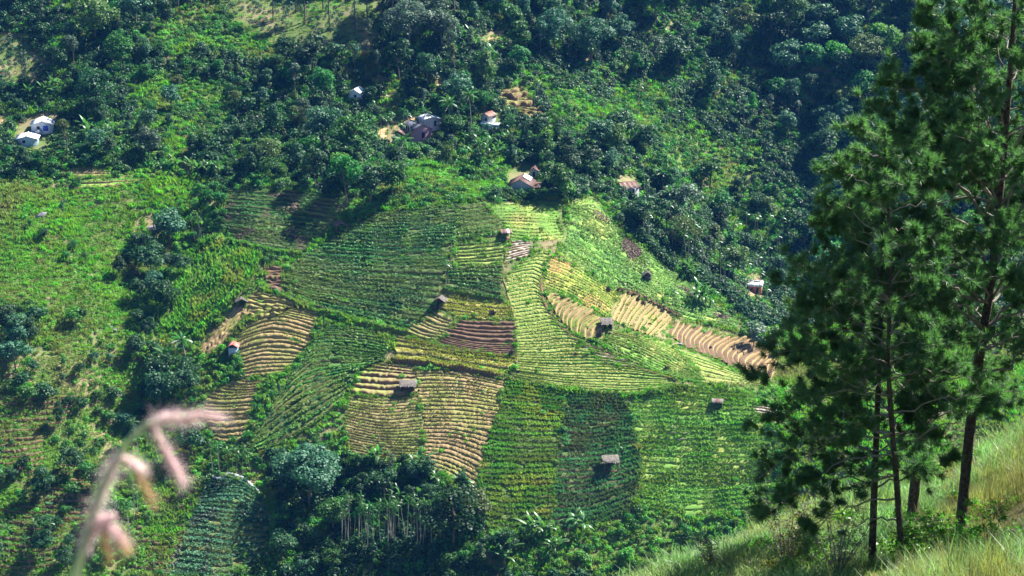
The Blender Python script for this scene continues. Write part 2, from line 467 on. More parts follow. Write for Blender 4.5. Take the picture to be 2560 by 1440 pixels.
def mat_roof(name, c1, c2, c3, ribs=3.0):
    m = bpy.data.materials.new(name)
    nt = nodes_of(m)
    tc = nt.nodes.new("ShaderNodeTexCoord")
    n1 = noise(nt, 1.2, 5, tc.outputs["Object"]); n2 = noise(nt, .5, 3, tc.outputs["Object"])
    col = mixc(nt, maprange(nt, n1.outputs[0], 0, 1, .35, .65), c1, c2)
    col = mixc(nt, maprange(nt, n2.outputs[0], 0, 1, .5, .62), col, c3)
    p = nt.nodes.new("ShaderNodeBsdfPrincipled")
    nt.links.new(col, p.inputs["Base Color"]); p.inputs["Roughness"].default_value = .7; p.inputs["Specular IOR Level"].default_value = .3
    o = nt.nodes.new("ShaderNodeOutputMaterial"); nt.links.new(p.outputs[0], o.inputs[0])
    return m
M['roof_tile'] = mat_roof("brown_tile_roof", (.055, .025, .02), (.095, .046, .037), (.075, .046, .042))
M['roof_rust'] = mat_roof("rusty_sheet_roof", (.12, .06, .046), (.18, .10, .075), (.24, .18, .16))
M['roof_red'] = mat_roof("red_sheet_roof", (.26, .07, .055), (.34, .12, .09), (.45, .38, .36))
M['roof_slate'] = mat_roof("dark_slate_roof", (.022, .026, .042), (.04, .046, .07), (.075, .085, .11))
# ------------------------------------------------------------------ ground
def grid_mesh(name, H, mat):
    V = np.stack([H.gx, H.gy, H.z], -1).reshape(-1, 3)
    i = np.arange(H.ny - 1)[:, None] * H.nx + np.arange(H.nx - 1)[None]
    F = np.stack([i, i + 1, i + H.nx + 1, i + H.nx], -1).reshape(-1, 4)
    return mesh_np(name, V, F, [mat], smooth=True)

link("hillside", grid_mesh("hillside", FAR, M['hill']), kind="structure", label="steep green valley side opposite carrying the terraces and the forest")
link("grassy_bank", grid_mesh("grassy_bank", NEAR, M['near_ground']), kind="structure", label="near grassy slope under the pine trees")

# ------------------------------------------------------------------ terraced fields
def resample(P, n):
    P = np.asarray(P, float)
    # smooth the drawn line a little (Catmull-Rom) then space points evenly
    Q = []
    for i in range(len(P) - 1):
        p0 = P[max(i - 1, 0)]; p1 = P[i]; p2 = P[i + 1]; p3 = P[min(i + 2, len(P) - 1)]
        for t in np.linspace(0, 1, 8, endpoint=False):
            Q.append(.5 * ((2 * p1) + (p2 - p0) * t + (2 * p0 - 5 * p1 + 4 * p2 - p3) * t * t + (3 * p1 - p0 - 3 * p2 + p3) * t ** 3))
    Q.append(P[-1]); Q = np.array(Q)
    d = np.r_[0, np.cumsum(np.linalg.norm(np.diff(Q, axis=0), axis=1))]
    s = np.linspace(0, d[-1], n)
    return np.c_[np.interp(s, d, Q[:, 0]), np.interp(s, d, Q[:, 1])]

def leaf_quads(P, up, h, wdt, lean, style, r):
    """one bent kite / blade per point; returns verts (n*4,3) faces (n,4)"""
    n = len(P)
    az = r.uniform(0, 2 * math.pi, n)
    side = np.c_[np.cos(az), np.sin(az), np.zeros(n)]
    out_ = np.c_[-np.sin(az), np.cos(az), np.zeros(n)]
    L = (r.uniform(0, 1, n) ** 1.0 * lean)[:, None]
    hh = (h * r.uniform(.6, 1.25, n))[:, None]; ww = (wdt * r.uniform(.6, 1.3, n))[:, None]
    if style == 'blade':
        d = (np.array([0, 0, 1.0]) + L * out_); d /= np.linalg.norm(d, axis=1)[:, None]
        a = P - side * ww * .35; b = P + side * ww * .35
        t = P + d * hh + out_ * L * hh * .25; m_ = P + d * hh * .55
        V = np.stack([P - side * ww * .15, m_ + side * ww * .5, t, m_ - side * ww * .5], 1)
    else:
        tilt = r.uniform(-.5, 1.0, n)[:, None]
        d = out_ + np.array([0, 0, 1.0]) * tilt; d /= np.linalg.norm(d, axis=1)[:, None]
        c = P + np.c_[np.zeros((n, 2)), h * r.uniform(.15, 1.0, n)]
        V = np.stack([c - d * ww * .5, c + side * ww * .4 + [0, 0, .05], c + d * ww * .55, c - side * ww * .4 + [0, 0, .05]], 1)
    F = np.arange(n * 4).reshape(n, 4)
    return V.reshape(-1, 3), F

FIELD_PX = []          # outlines in photograph pixels, so that wild growth keeps out of the fields

def field(name, label, lines, rows, tread, riser, rise=.55, crop=None, h=.5, wd=.28, dens=8, style='leafy', lean=.6,
          wiggle=.16, jag=.16, width=.85, gap=0.0, crop2=None, breaks=0, lip=None, seed=0, sink=.25, edge=.03, bedname='terrace_bed', cell=0.55, cls='terraced field', solid=True, cover=None):
    if cover is None: cover = crop in ('crop_dark', 'crop_green', 'crop_weedy', 'crop_teal', 'maize', 'maize_l') and dens > 15
    r = np.random.default_rng(100 + seed)
    # loft the drawn lines into row lines
    L0 = [np.asarray(l, float) for l in lines]
    length_px = max(np.linalg.norm(np.diff(l, axis=0), axis=1).sum() for l in L0)
    ns = int(max(10, min(150, length_px * .115 / cell)))
    R = np.stack([resample(l, ns) for l in L0])             # (k, ns, 2)
    tt = np.linspace(0, len(L0) - 1, rows + 1)
    tt[1:-1] += r.uniform(-.13, .13, rows - 1) * (len(L0) - 1) / rows
    i0 = np.minimum(tt.astype(int), len(L0) - 2); f = (tt - i0)[:, None, None]
    G = R[i0] * (1 - f) + R[i0 + 1] * f                     # (rows+1, ns, 2)
    if solid: FIELD_PX.append(np.r_[G[0], G[1:, -1], G[-1][::-1], G[::-1, 0]])
    step = np.gradient(G, axis=0)
    for j in range(1, rows):
        wv = wiggle * vnoise(np.arange(ns) * .55 + r.uniform(0, 900), np.full(ns, j * .7), 6.0, seed + 3) + wiggle * .6 * vnoise(np.arange(ns) + r.uniform(0, 900), np.full(ns, j * 3.1), 2.2, seed + 4)
        G[j] += step[j] * wv[:, None]
    # ragged ends
    for j in range(rows + 1):
        a, b = r.uniform(-edge, edge, 2)
        d = G[j, -1] - G[j, 0]
        G[j] += d * np.linspace(a, b, ns)[:, None]
    W = on_far(G[..., 0].ravel(), G[..., 1].ravel()).reshape(rows + 1, ns, 3)
    root = link(name, None, loc=tuple(W.mean((0, 1))), kind="structure", label=label)
    org = W.mean((0, 1))
    for j in range(rows):
        A, B = W[j], W[j + 1]
        up = B - A
        dz = np.maximum(np.abs(up[:, 2]), .12)
        hor = up.copy(); hor[:, 2] = 0
        hl = np.linalg.norm(hor, axis=1)[:, None] + 1e-6
        hd = hor / hl
        pitch = np.minimum(np.linalg.norm(up, axis=1), 6)[:, None]
        sgn = 1.0
        rr = np.minimum(rise * np.linalg.norm(up, axis=1), 1.6) * (1 + jag * vnoise(np.arange(ns) * 1.0, np.full(ns, j * 5.3), 1.6, seed + 9) * 2)
        if breaks:
            for q in r.integers(1, ns - 1, breaks):
                rr[q] *= .25
        z1 = np.array([0, 0, 1.0])
        foot = A - z1 * sink - hd * .05
        mid = A + z1 * (rr * .62)[:, None] + hd * .03 * pitch
        lipv = A + z1 * rr[:, None] + hd * .12 * pitch
        mt = A + up * (.5 - gap * .3) + z1 * (rr * .55)[:, None]
        bt = A + up * (.78 - gap * .5) + z1 * (rr * .25)[:, None]
        back = B - z1 * .05 + hd * .02
        prof = np.stack([foot, mid, lipv, mt, bt, back], 0) - org
        prof[1:5] += (r.normal(0, 1, (4, ns, 1)) * .035) * z1
        k = prof.shape[0]
        a = np.arange(k - 1)[:, None] * ns + np.arange(ns - 1)[None]
        F = np.stack([a, a + 1, a + ns + 1, a + ns], -1).reshape(-1, 4)
        mi = np.repeat([1, 1, 0, 0, 0], ns - 1)
        bed = link(bedname, mesh_np(bedname, prof.reshape(-1, 3), F, [M[tread], M[riser]], mi), root)
        cm = None
        if crop:
            seg = np.linalg.norm(np.diff(A, axis=0), axis=1).sum()
            n = int(seg * dens)
            if n < 3:
                continue
            s = r.uniform(0, ns - 1.001, n); q = s.astype(int); fs = (s - q)[:, None]
            c = (r.uniform(.02, .98, n) if cover else r.normal(.30, .20 * width, n).clip(.08, .9))[:, None]
            lo_ = lipv[q] * (1 - fs) + lipv[q + 1] * fs
            hi_ = back[q] * (1 - fs) + back[q + 1] * fs
            P = lo_ * (1 - c) + hi_ * c - org
            keep = vnoise(P[:, 0] * 1.0 + 500, P[:, 1] + j * 9.1, 1.7, seed + 20) > -.62 + gap * .5
            P = P[keep]; n = len(P)
            pres = (1 + .35 * vnoise(P[:, 0] + 90, P[:, 1], 5.0, seed + 21))
            V, Fq = leaf_quads(P - [0, 0, .05], None, h * pres, wd * pres, lean, style, r)
            mats = [M[crop]] + ([M[crop2[0]]] if crop2 else [])
            mi2 = (vnoise(P[:, 0] + 40, P[:, 1] * 1.3, crop2[2] if len(crop2) > 2 else 4.0, seed + 22) > crop2[1]).astype(int) if crop2 else np.zeros(n, int)
            link('crop_row', mesh_np('crop_row', V, Fq, mats, mi2), root)
    return root

def strip_bank(name, label, line, hgt, mat, tuft, dens=10, th=.5, back=1.4, seed=0, drop=.8, cat='earth bank', wob=.35):
    """a raised earth lip along a field edge: steep face towards the valley, grass on top"""
    r = np.random.default_rng(500 + seed)
    L = np.asarray(line, float)
    npx = np.linalg.norm(np.diff(L, axis=0), axis=1).sum()
    n = int(max(8, npx * .115 / .7))
    P = on_far(*resample(L, n).T)
    tg = np.gradient(P, axis=0); tg[:, 2] = 0; tg /= np.linalg.norm(tg, axis=1)[:, None] + 1e-9
    dn = np.c_[tg[:, 1], -tg[:, 0], np.zeros(n)]
    if dn[:, 1].mean() > 0: dn = -dn                                     # towards the valley
    hh = hgt * (1 + wob * vnoise(np.arange(n) * 1.0, np.zeros(n), 3, seed))[:, None]
    z = np.array([0, 0, 1.0])
    org = P.mean(0)
    prof = np.stack([P + dn * .7 - z * drop, P + dn * .45 + z * hh * .35, P + dn * .25 + z * hh, P - dn * .4 + z * hh * 1.02, P - dn * back - z * .3], 0) - org
    prof[1:4] += r.normal(0, .06, (3, n, 3))
    a = np.arange(4)[:, None] * n + np.arange(n - 1)[None]
    F = np.stack([a, a + 1, a + n + 1, a + n], -1).reshape(-1, 4)
    root = link(name, None, loc=tuple(org), kind="structure", label=label)
    link('bank_face', mesh_np('bank_face', prof.reshape(-1, 3), F, [M[mat]], smooth=True), root)
    m = int(np.linalg.norm(np.diff(P, axis=0), axis=1).sum() * dens)
    s = r.uniform(0, n - 1.001, m); q = s.astype(int); fs = (s - q)[:, None]
    c = r.uniform(0, 1, m)[:, None]
    lip = prof[2][q] * (1 - fs) + prof[2][q + 1] * fs; bk = prof[3][q] * (1 - fs) + prof[3][q + 1] * fs
    fc = prof[1][q] * (1 - fs) + prof[1][q + 1] * fs
    Q = np.where(r.uniform(0, 1, (m, 1)) < .65, lip * (1 - c) + bk * c, lip * (1 - c) + fc * c)
    V, Fq = leaf_quads(Q, None, np.full(m, th), np.full(m, .3), .8, 'blade', r)
    g = link('bank_grass', mesh_np('bank_grass', V, Fq, [M[tuft]]), root)
    g['kind'] = 'stuff'

# ---- upper left plot
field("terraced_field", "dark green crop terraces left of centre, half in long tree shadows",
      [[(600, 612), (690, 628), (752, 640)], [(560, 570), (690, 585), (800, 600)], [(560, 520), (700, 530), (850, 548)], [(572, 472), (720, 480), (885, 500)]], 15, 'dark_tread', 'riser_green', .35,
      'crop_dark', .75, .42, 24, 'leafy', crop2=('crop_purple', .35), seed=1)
# ---- large dark green plot
field("terraced_field", "large dense dark green crop plot with many rows in the upper middle",
      [[(720, 738), (800, 772), (900, 795), (1025, 828)], [(706, 705), (830, 735), (960, 752), (1092, 765)], [(740, 660), (860, 668), (990, 672), (1122, 672)], [(800, 610), (900, 618), (1010, 618), (1128, 616)], [(890, 562), (960, 566), (1050, 566), (1140, 562)], [(945, 528), (1000, 525), (1070, 520), (1150, 512)]],
      30, 'dark_tread', 'riser_green', .3, 'crop_dark', .75, .42, 34, 'leafy', crop2=('crop_green', .45), seed=2)
field("terraced_field", "leafy green rows just left of the rust roofed hut",
      [[(1132, 604), (1190, 600), (1262, 588)], [(1150, 512), (1185, 510), (1217, 508)]], 8, 'dark_tread', 'riser_green', .3, 'crop_green', .7, .4, 28, 'leafy', seed=3)
field("terraced_field", "yellow green rows beside the pale striped seed beds",
      [[(1142, 668), (1200, 664), (1258, 660)], [(1134, 608), (1200, 604), (1262, 594)]], 7, 'olive', 'riser_green', .35, 'crop_lime', .5, .34, 24, 'leafy', crop2=('crop_green', .05), seed=4)
field("terraced_field", "dark leafy rows above the yellow strip",
      [[(1108, 726), (1180, 736), (1250, 752)], [(1124, 672), (1190, 668), (1258, 664)]], 7, 'dark_tread', 'riser_green', .5, 'crop_dark', .8, .42, 30, 'leafy', crop2=('crop_green', .5), seed=5)
field("terraced_field", "smooth lime green turf plot below the brown tiled house",
      [[(1275, 594), (1335, 603), (1412, 596)], [(1250, 550), (1330, 553), (1400, 556)], [(1215, 508), (1300, 508), (1390, 513)]], 11, 'lime', 'lime', .12, 'crop_lime', .35, .32, 24, 'leafy', seed=6)
# ---- pale seed beds
field("seed_bed_plot", "grey striped seed beds below the rust roofed hut",
      [[(1264, 658), (1295, 648), (1326, 638)], [(1268, 630), (1300, 622), (1334, 616)], [(1282, 602), (1302, 600), (1322, 604)]], 8, 'pale_bed', 'riser_brown', .42, seed=7, wiggle=.05, jag=.2, breaks=2)
# ---- long central swath
field("terraced_field", "long curved swath of pale green narrow terraces sweeping down the spur",
      [[(1286, 948), (1400, 972), (1560, 984), (1690, 966)], [(1290, 925), (1400, 936), (1540, 940), (1694, 950)], [(1290, 890), (1380, 892), (1470, 890), (1560, 908)], [(1288, 850), (1350, 845), (1420, 840), (1470, 868)],
       [(1284, 800), (1330, 795), (1370, 790), (1404, 815)], [(1268, 745), (1310, 738), (1340, 735), (1360, 755)], [(1264, 690), (1300, 682), (1330, 678), (1354, 690)], [(1335, 635), (1350, 628), (1362, 626), (1376, 624)]],
      44, 'olive', 'lime', .24, 'stubble', .3, .26, 11, 'blade', crop2=('crop_lime', .0, 9.0), seed=8, breaks=2)
field("terraced_field", "yellow grass terraces between the grey thatched hut and the swath",
      [[(1150, 797), (1220, 802), (1284, 800)], [(1100, 768), (1190, 778), (1280, 784)], [(1112, 730), (1190, 745), (1272, 752)]], 6, 'yellow', 'riser', .22, 'crop_yellow', .5, .32, 30, 'blade', crop2=('stubble', .25), cover=True, seed=9)
field("terraced_field", "small green and straw beds slanting left of the dark brown plot",
      [[(1003, 826), (1050, 846), (1092, 852)], [(1095, 778), (1120, 792), (1148, 802)]], 8, 'tan_grass', 'riser', .4, 'crop_green', .35, .3, 7, 'leafy', seed=10)
field("terraced_field", "dark brown ploughed plot of level terraces",
      [[(1092, 858), (1180, 880), (1288, 890)], [(1112, 842), (1190, 858), (1290, 862)], [(1150, 800), (1220, 802), (1288, 802)]], 11, 'brown', 'riser_brown', .5, seed=11, wiggle=.06, jag=.15)
field("terraced_field", "golden grass band curving under the dark brown plot",
      [[(984, 896), (1080, 908), (1180, 922), (1262, 938)], [(984, 860), (1080, 872), (1180, 892), (1288, 900)], [(988, 830), (1050, 850), (1130, 872), (1288, 892)]], 5, 'yellow', 'riser', .25, 'crop_yellow', .55, .32, 30, 'blade', cover=True, seed=12)
# ---- lower left tan plots
field("terraced_field", "yellow green stubble plot with many low terraces, below the grey roofed hut",
      [[(868, 1136), (960, 1150), (1062, 1165)], [(860, 1060), (950, 1080), (1058, 1075)], [(872, 985), (960, 995), (1046, 985)]], 22, 'tan_grass', 'riser', .28, 'stubble', .34, .28, 14, 'blade', seed=13, breaks=5)
field("terraced_field", "bare brown steps around the grey roofed hut",
      [[(872, 984), (960, 993), (1044, 983)], [(905, 930), (970, 935), (1040, 940)], [(960, 908), (1000, 912), (1040, 918)]], 7, 'tan_grass', 'riser_brown', .38, seed=14, wiggle=.08, breaks=3)
field("terraced_field", "tan stepped plot right of the grey roofed hut",
      [[(1064, 1170), (1130, 1195), (1190, 1232)], [(1062, 1110), (1130, 1115), (1208, 1150)], [(1058, 1050), (1140, 1050), (1236, 1058)], [(1046, 985), (1150, 985), (1250, 1000)], [(1040, 925), (1150, 928), (1262, 952)]],
      27, 'tan', 'riser', .33, 'stubble_tan', .32, .28, 12, 'blade', crop2=('crop_dark', .55), seed=15, breaks=6)
# ---- green plots of the lower middle
field("terraced_field", "bright green plot of even rows in the lower middle",
      [[(1212, 1322), (1290, 1335), (1378, 1338)], [(1200, 1180), (1290, 1185), (1392, 1180)], [(1240, 1040), (1320, 1045), (1405, 1048)], [(1264, 955), (1330, 962), (1412, 978)]],
      31, 'dark_tread', 'riser_green', .28, 'crop_green', .8, .38, 34, 'blade', crop2=('crop_lime', .25, 6.0), seed=16)
field("terraced_field", "weedy dark plot around the flat thatched hut",
      [[(1372, 1330), (1470, 1325), (1588, 1278)], [(1392, 1180), (1490, 1178), (1602, 1150)], [(1405, 1060), (1490, 1062), (1580, 1060)], [(1414, 980), (1490, 985), (1566, 994)]],
      30, 'dark_tread', 'riser_brown', .28, 'crop_weedy', .8, .38, 28, 'blade', crop2=('crop_teal', .5), seed=17)
field("terraced_field", "light green plot of wavy rows on the lower right",
      [[(1594, 1278), (1700, 1290), (1800, 1285), (1920, 1262)], [(1606, 1180), (1700, 1190), (1820, 1190), (1945, 1180)], [(1590, 1080), (1690, 1085), (1800, 1090), (1930, 1090)], [(1570, 996), (1660, 1000), (1760, 1005), (1880, 1010)], [(1660, 985), (1720, 962), (1800, 975), (1890, 985)]],
      28, 'lime', 'lime', .2, 'crop_green', .65, .4, 28, 'blade', crop2=('maize_l', .1, 7.0), seed=18)
# ---- left tan terraces
field("terraced_field", "tan arched terraces around the small pale blue hut",
      [[(612, 945), (680, 938), (720, 930)], [(600, 905), (660, 893), (748, 895)], [(595, 860), (680, 838), (775, 858)], [(612, 815), (690, 790), (790, 812)], [(668, 775), (730, 768), (798, 780)]],
      19, 'tan', 'riser', .4, 'stubble_tan', .35, .28, 9, 'blade', crop2=('stubble', .3), seed=19, wiggle=.2)
field("terraced_field", "lower tan terraces under the pale blue hut",
      [[(535, 1108), (575, 1108), (618, 1100)], [(508, 1030), (560, 1035), (625, 1030)], [(520, 980), (580, 985), (640, 980)], [(610, 950), (640, 950), (668, 948)]], 16, 'tan', 'riser', .36, 'stubble_tan', .35, .28, 9, 'blade', crop2=('stubble', .1), seed=20, wiggle=.2)
field("furrowed_field", "curvy ridged tan furrows along the maize edge",
      [[(492, 872), (520, 842), (560, 800), (600, 760)], [(515, 892), (560, 858), (600, 815), (640, 775)], ], 7, 'tan', 'riser', .55, seed=21, wiggle=.5, jag=.3, cell=.4, edge=.06)
field("furrowed_field", "eroded tan furrows at the top of the arched terraces",
      [[(610, 790), (650, 800), (690, 795)], [(615, 750), (660, 760), (740, 765)], [(625, 735), (670, 732), (720, 748)]], 7, 'tan', 'riser', .6, seed=22, wiggle=.6, jag=.3)
field("bare_patch", "bare red brown gully head in tree shadow",
      [[(672, 730), (690, 732), (706, 735)], [(664, 695), (684, 692), (702, 690)], [(660, 668), (685, 666), (712, 668)]], 7, 'brown', 'riser_brown', .5, seed=23, wiggle=.6, jag=.3)
# ---- maize strip and small lawns at the left
field("maize_field", "tall bright green maize slope left of the tan furrows",
      [[(500, 846), (580, 765), (640, 690), (655, 640)], [(440, 830), (530, 735), (585, 660), (600, 632)], [(385, 805), (440, 730), (500, 650), (548, 600)], [(372, 780), (410, 720), (470, 640), (500, 612)]], 17, 'dark_tread', 'riser_green', .3, 'maize', 1.7, .42, 20, 'blade', crop2=('crop_lime', .5), seed=24, lean=.7)
field("grass_plot", "smooth bright green grass patch beside the maize",
      [[(560, 768), (590, 762), (612, 745)], [(556, 722), (590, 715), (622, 716)]], 5, 'lime', 'lime', .1, 'crop_green', .35, .3, 24, 'blade', seed=25)
# ---- green terraces between the tan plots
field("terraced_field", "lush green stepped rows between the two tan plots",
      [[(640, 1135), (720, 1110), (800, 1060), (852, 1010)], [(632, 1090), (700, 1020), (780, 965), (895, 930)], [(700, 1000), (740, 940), (800, 895), (960, 905)], [(740, 935), (775, 870), (820, 845), (975, 868)], [(770, 880), (800, 840), (830, 815), (930, 832)]], 22, 'dark_tread', 'riser_green', .35, 'crop_green', .85, .44, 36, 'leafy', crop2=('crop_dark', .35), seed=26, wiggle=.2)
# ---- right flank
field("terraced_field", "bare tan terraces curving upright just left of the white lean-to",
      [[(1500, 856), (1508, 842), (1516, 826)], [(1462, 850), (1466, 818), (1502, 794)], [(1425, 826), (1428, 795), (1462, 768)], [(1393, 790), (1400, 768), (1428, 750)], [(1362, 738), (1372, 730), (1394, 736)]], 13, 'tan_grass', 'orange', .36, 'stubble', .3, .26, 10, 'blade', seed=28, wiggle=.25)
field("terraced_field", "reddish tan terraces climbing upright below the maize flank",
      [[(1634, 842), (1655, 825), (1684, 795)], [(1600, 832), (1618, 800), (1650, 772)], [(1560, 815), (1580, 780), (1604, 748)], [(1520, 798), (1532, 770), (1553, 733)]], 11, 'tan_grass', 'orange', .38, 'stubble', .32, .26, 11, 'blade', seed=29, wiggle=.25)
field("terraced_field", "close set brown and tan terrace arcs beside the bush",
      [[(1928, 952), (1936, 930), (1942, 905)], [(1880, 938), (1880, 905), (1930, 882)], [(1830, 918), (1815, 880), (1880, 848)], [(1775, 893), (1765, 862), (1800, 840)], [(1720, 872), (1718, 845), (1742, 818)], [(1668, 838), (1675, 822), (1686, 806)]], 21, 'brown', 'orange', .34, 'stubble', .22, .22, 3, 'blade', seed=31, wiggle=.12)
field("grass_plot", "lime and rust tinted grass triangle right of the swath",
      [[(1358, 716), (1420, 742), (1500, 785), (1518, 798)], [(1366, 680), (1420, 700), (1500, 740), (1530, 762)], [(1378, 638), (1430, 660), (1500, 705), (1545, 735)]], 12, 'rusty', 'rusty', .1, 'crop_lime', .34, .3, 24, 'leafy', crop2=('crop_yellow', .4), seed=32)
field("grass_plot", "bright green slope of faint rows below the white lean-to",
      [[(1500, 862), (1560, 895), (1640, 930), (1720, 955)], [(1520, 845), (1590, 862), (1660, 895), (1760, 950)], [(1540, 828), (1620, 845), (1690, 870), (1745, 925)]], 14, 'lime', 'lime', .1, 'crop_lime', .38, .32, 28, 'leafy', seed=33)
field("grass_plot", "pale straw turf strip below the brown arcs",
      [[(1745, 955), (1800, 962), (1860, 962), (1930, 965)], [(1720, 905), (1790, 925), (1860, 945), (1930, 957)], [(1695, 872), (1760, 895), (1830, 925), (1925, 955)]], 6, 'olive', 'olive', .1, 'crop_lime', .28, .28, 18, 'leafy', seed=34)
field("seed_bed_plot", "grey striped seed beds along the path on the spur",
      [[(1522, 912), (1560, 918), (1604, 924)], [(1470, 878), (1500, 882), (1540, 892)], [(1442, 862), (1462, 862), (1482, 866)]], 8, 'pale_bed', 'riser_brown', .3, seed=35, wiggle=.05)
field("seed_bed_plot", "striped brown beds half hidden behind the pine twigs",
      [[(1880, 1042), (1920, 1060), (1965, 1075)], [(1868, 1018), (1910, 1015), (1960, 1030)]], 6, 'pale_bed', 'orange', .35, seed=36)
field("maize_field", "light green maize flank dropping to the palm grove",
      [[(1392, 632), (1480, 690), (1560, 732), (1700, 792), (1852, 828)], [(1410, 590), (1500, 640), (1590, 700), (1720, 760), (1862, 806)], [(1425, 545), (1490, 570), (1600, 650), (1720, 725), (1790, 770)], [(1425, 505), (1490, 500), (1560, 590), (1640, 640), (1700, 692)]], 18, 'lime', 'lime', .1, 'maize_l', .65, .44, 30, 'leafy', crop2=('crop_purple', .74, 9.0), seed=37, lean=.8)
field("bare_patch", "round bare straw coloured patch with a single palm",
      [[(1664, 768), (1690, 770), (1710, 764)], [(1656, 748), (1685, 750), (1714, 754)], [(1662, 738), (1685, 737), (1700, 742)]], 4, 'tan_grass', 'tan', .1, seed=38)
# ---- netted plot at the bottom, terraces at the left edge
field("vegetable_plot", "bluish green creeper plot under the white plastic fence",
      [[(405, 1445), (470, 1445), (560, 1450), (640, 1440)], [(470, 1300), (520, 1310), (590, 1320), (680, 1330)], [(500, 1235), (550, 1225), (610, 1225), (668, 1260)], [(524, 1200), (560, 1198), (590, 1198), (640, 1230)]], 24, 'riser_green', 'riser_green', .22, 'crop_teal', .5, .42, 44, 'leafy', crop2=('leaf_grey', .6), seed=39)
field("terraced_field", "shaded brown and olive terraces left of the white plastic fence",
      [[(330, 1420), (380, 1430), (425, 1435)], [(340, 1330), (410, 1335), (465, 1320)], [(360, 1240), (430, 1235), (495, 1225)], [(375, 1180), (440, 1180), (505, 1195)]], 17, 'dark_tread', 'riser_brown', .35, 'stubble', .45, .32, 12, 'blade', crop2=('crop_green', .0), seed=40, solid=False)
field("terraced_field", "yellow green terraces at the lower left edge of the valley side",
      [[(-40, 1420), (40, 1425), (130, 1420)], [(-40, 1330), (60, 1340), (150, 1330)], [(-40, 1250), (80, 1260), (185, 1262)]], 12, 'dark_tread', 'riser_brown', .5, 'crop_green', .5, .36, 20, 'blade', crop2=('crop_green', .2), seed=41, solid=False)
field("terraced_field", "green stepped beds right of the shaded trees at the lower left",
      [[(110, 1300), (160, 1305), (215, 1300)], [(120, 1220), (170, 1225), (230, 1222)], [(140, 1160), (175, 1158), (215, 1165)]], 11, 'dark_tread', 'riser_brown', .55, 'crop_green', .55, .36, 14, 'leafy', crop2=('crop_teal', .4), seed=42, solid=False)
field("terraced_field", "grassy overgrown terraces at the left edge",
      [[(-40, 1200), (40, 1195), (110, 1180)], [(-40, 1120), (50, 1118), (110, 1110)], [(-40, 1060), (60, 1055), (160, 1050)], [(-40, 985), (60, 990), (230, 985)]], 15, 'dark_tread', 'riser_brown', .45, 'crop_green', .45, .36, 16, 'blade', crop2=('crop_lime', .1), seed=43, solid=False)
field("terraced_field", "level grass terrace with a stony edge under the eucalyptus trees",
      [[(190, 472), (260, 470), (330, 462)], [(210, 448), (280, 446), (370, 444)]], 2, 'lime', 'riser', .2, 'crop_green', .35, .3, 14, 'blade', seed=44)
field("bare_patch", "trodden brown clearing under the slim eucalyptus trees",
      [[(150, 440), (220, 442), (290, 440)], [(140, 425), (210, 418), (280, 428)]], 3, 'tan_grass', 'riser_brown', .1, 'stubble', .4, .3, 8, 'blade', seed=45)
field("terraced_field", "small stony brown terraces above the maize in the upper middle",
      [[(1330, 320), (1352, 320), (1388, 322)], [(1300, 290), (1325, 290), (1372, 295)], [(1255, 255), (1290, 262), (1345, 268)], [(1248, 225), (1270, 222), (1300, 214)]], 11, 'tan_grass', 'riser_brown', .3, 'stubble', .35, .3, 10, 'blade', crop2=('stubble', .3), seed=46, jag=.4, wiggle=.6)

# ---- bare yards and slips of orange earth
for lab, ls in [("bare orange yard beside the slate roofed house", [[(1003, 312), (1030, 302), (1052, 296)], [(1006, 296), (1030, 290), (1056, 287)]]), ("bright orange earth slip left of the slate roofed house", [[(944, 354), (955, 350), (968, 344)], [(942, 338), (956, 332), (968, 330)], [(952, 322), (960, 318), (968, 320)]]),
    ("small orange earth patch above the orange slip", [[(976, 322), (984, 320), (992, 318)], [(980, 308), (986, 306), (992, 308)]]), ("orange clearing high among the middle trees", [[(1216, 106), (1234, 104), (1256, 100)], [(1222, 92), (1240, 90), (1258, 92)]]), ("orange path patch behind the coconut palms", [[(1086, 216), (1096, 214), (1104, 212)], [(1088, 196), (1096, 192), (1108, 196)]]),
    ("small orange clearing at the edge of the tea hill", [[(850, 194), (862, 193), (874, 191)], [(850, 186), (862, 184), (876, 185)]]), ("orange earth yard at the left picture edge", [[(-30, 318), (0, 316), (26, 314)], [(-30, 300), (0, 297), (22, 302)]]), ("bare yard in front of the brown tiled house", [[(1322, 478), (1335, 474), (1350, 472)], [(1330, 466), (1340, 464), (1352, 462)]]),
    ("pale earth slip above the rock outcrop", [[(388, 552), (396, 550), (404, 548)], [(390, 534), (394, 530), (398, 528)]]), ("reddish scar in the shaded cleft above the maize", [[(476, 524), (480, 522), (486, 520)], [(478, 508), (480, 505), (484, 504)]])]:
    field("bare_patch", lab, ls, 3, 'clay', 'clay', .05, seed=60 + len(lab), cell=.4, wiggle=.4)
# ---- banks and paths
strip_bank("earth_bank", "overgrown dark bank under the large dark green plot", [(700, 740), (770, 775), (850, 795), (940, 822), (1020, 836)], 1.0, 'riser_green', 'crop_green', 26, .9, seed=1)
strip_bank("earth_bank", "dark grassy bank under the golden band", [(982, 902), (1080, 916), (1180, 928), (1258, 946)], 1.3, 'riser_brown', 'crop_yellow', 24, .7, seed=2)
strip_bank("earth_bank", "thin dark lip along the path on the spur", [(1352, 690), (1358, 750), (1400, 815), (1480, 870), (1580, 915), (1690, 952)], .35, 'riser_brown', 'stubble', 5, .3, seed=3, back=.6)
strip_bank("earth_bank", "green bank along the foot of the swath", [(1262, 948), (1400, 976), (1560, 988), (1640, 984), (1692, 966)], .5, 'riser_green', 'crop_green', 18, .7, seed=4)
strip_bank("earth_bank", "brown bank at the upper edge of the reddish terraces", [(1545, 730), (1600, 745), (1660, 775), (1700, 795)], .9, 'riser_brown', 'crop_purple', 14, .9, seed=5)
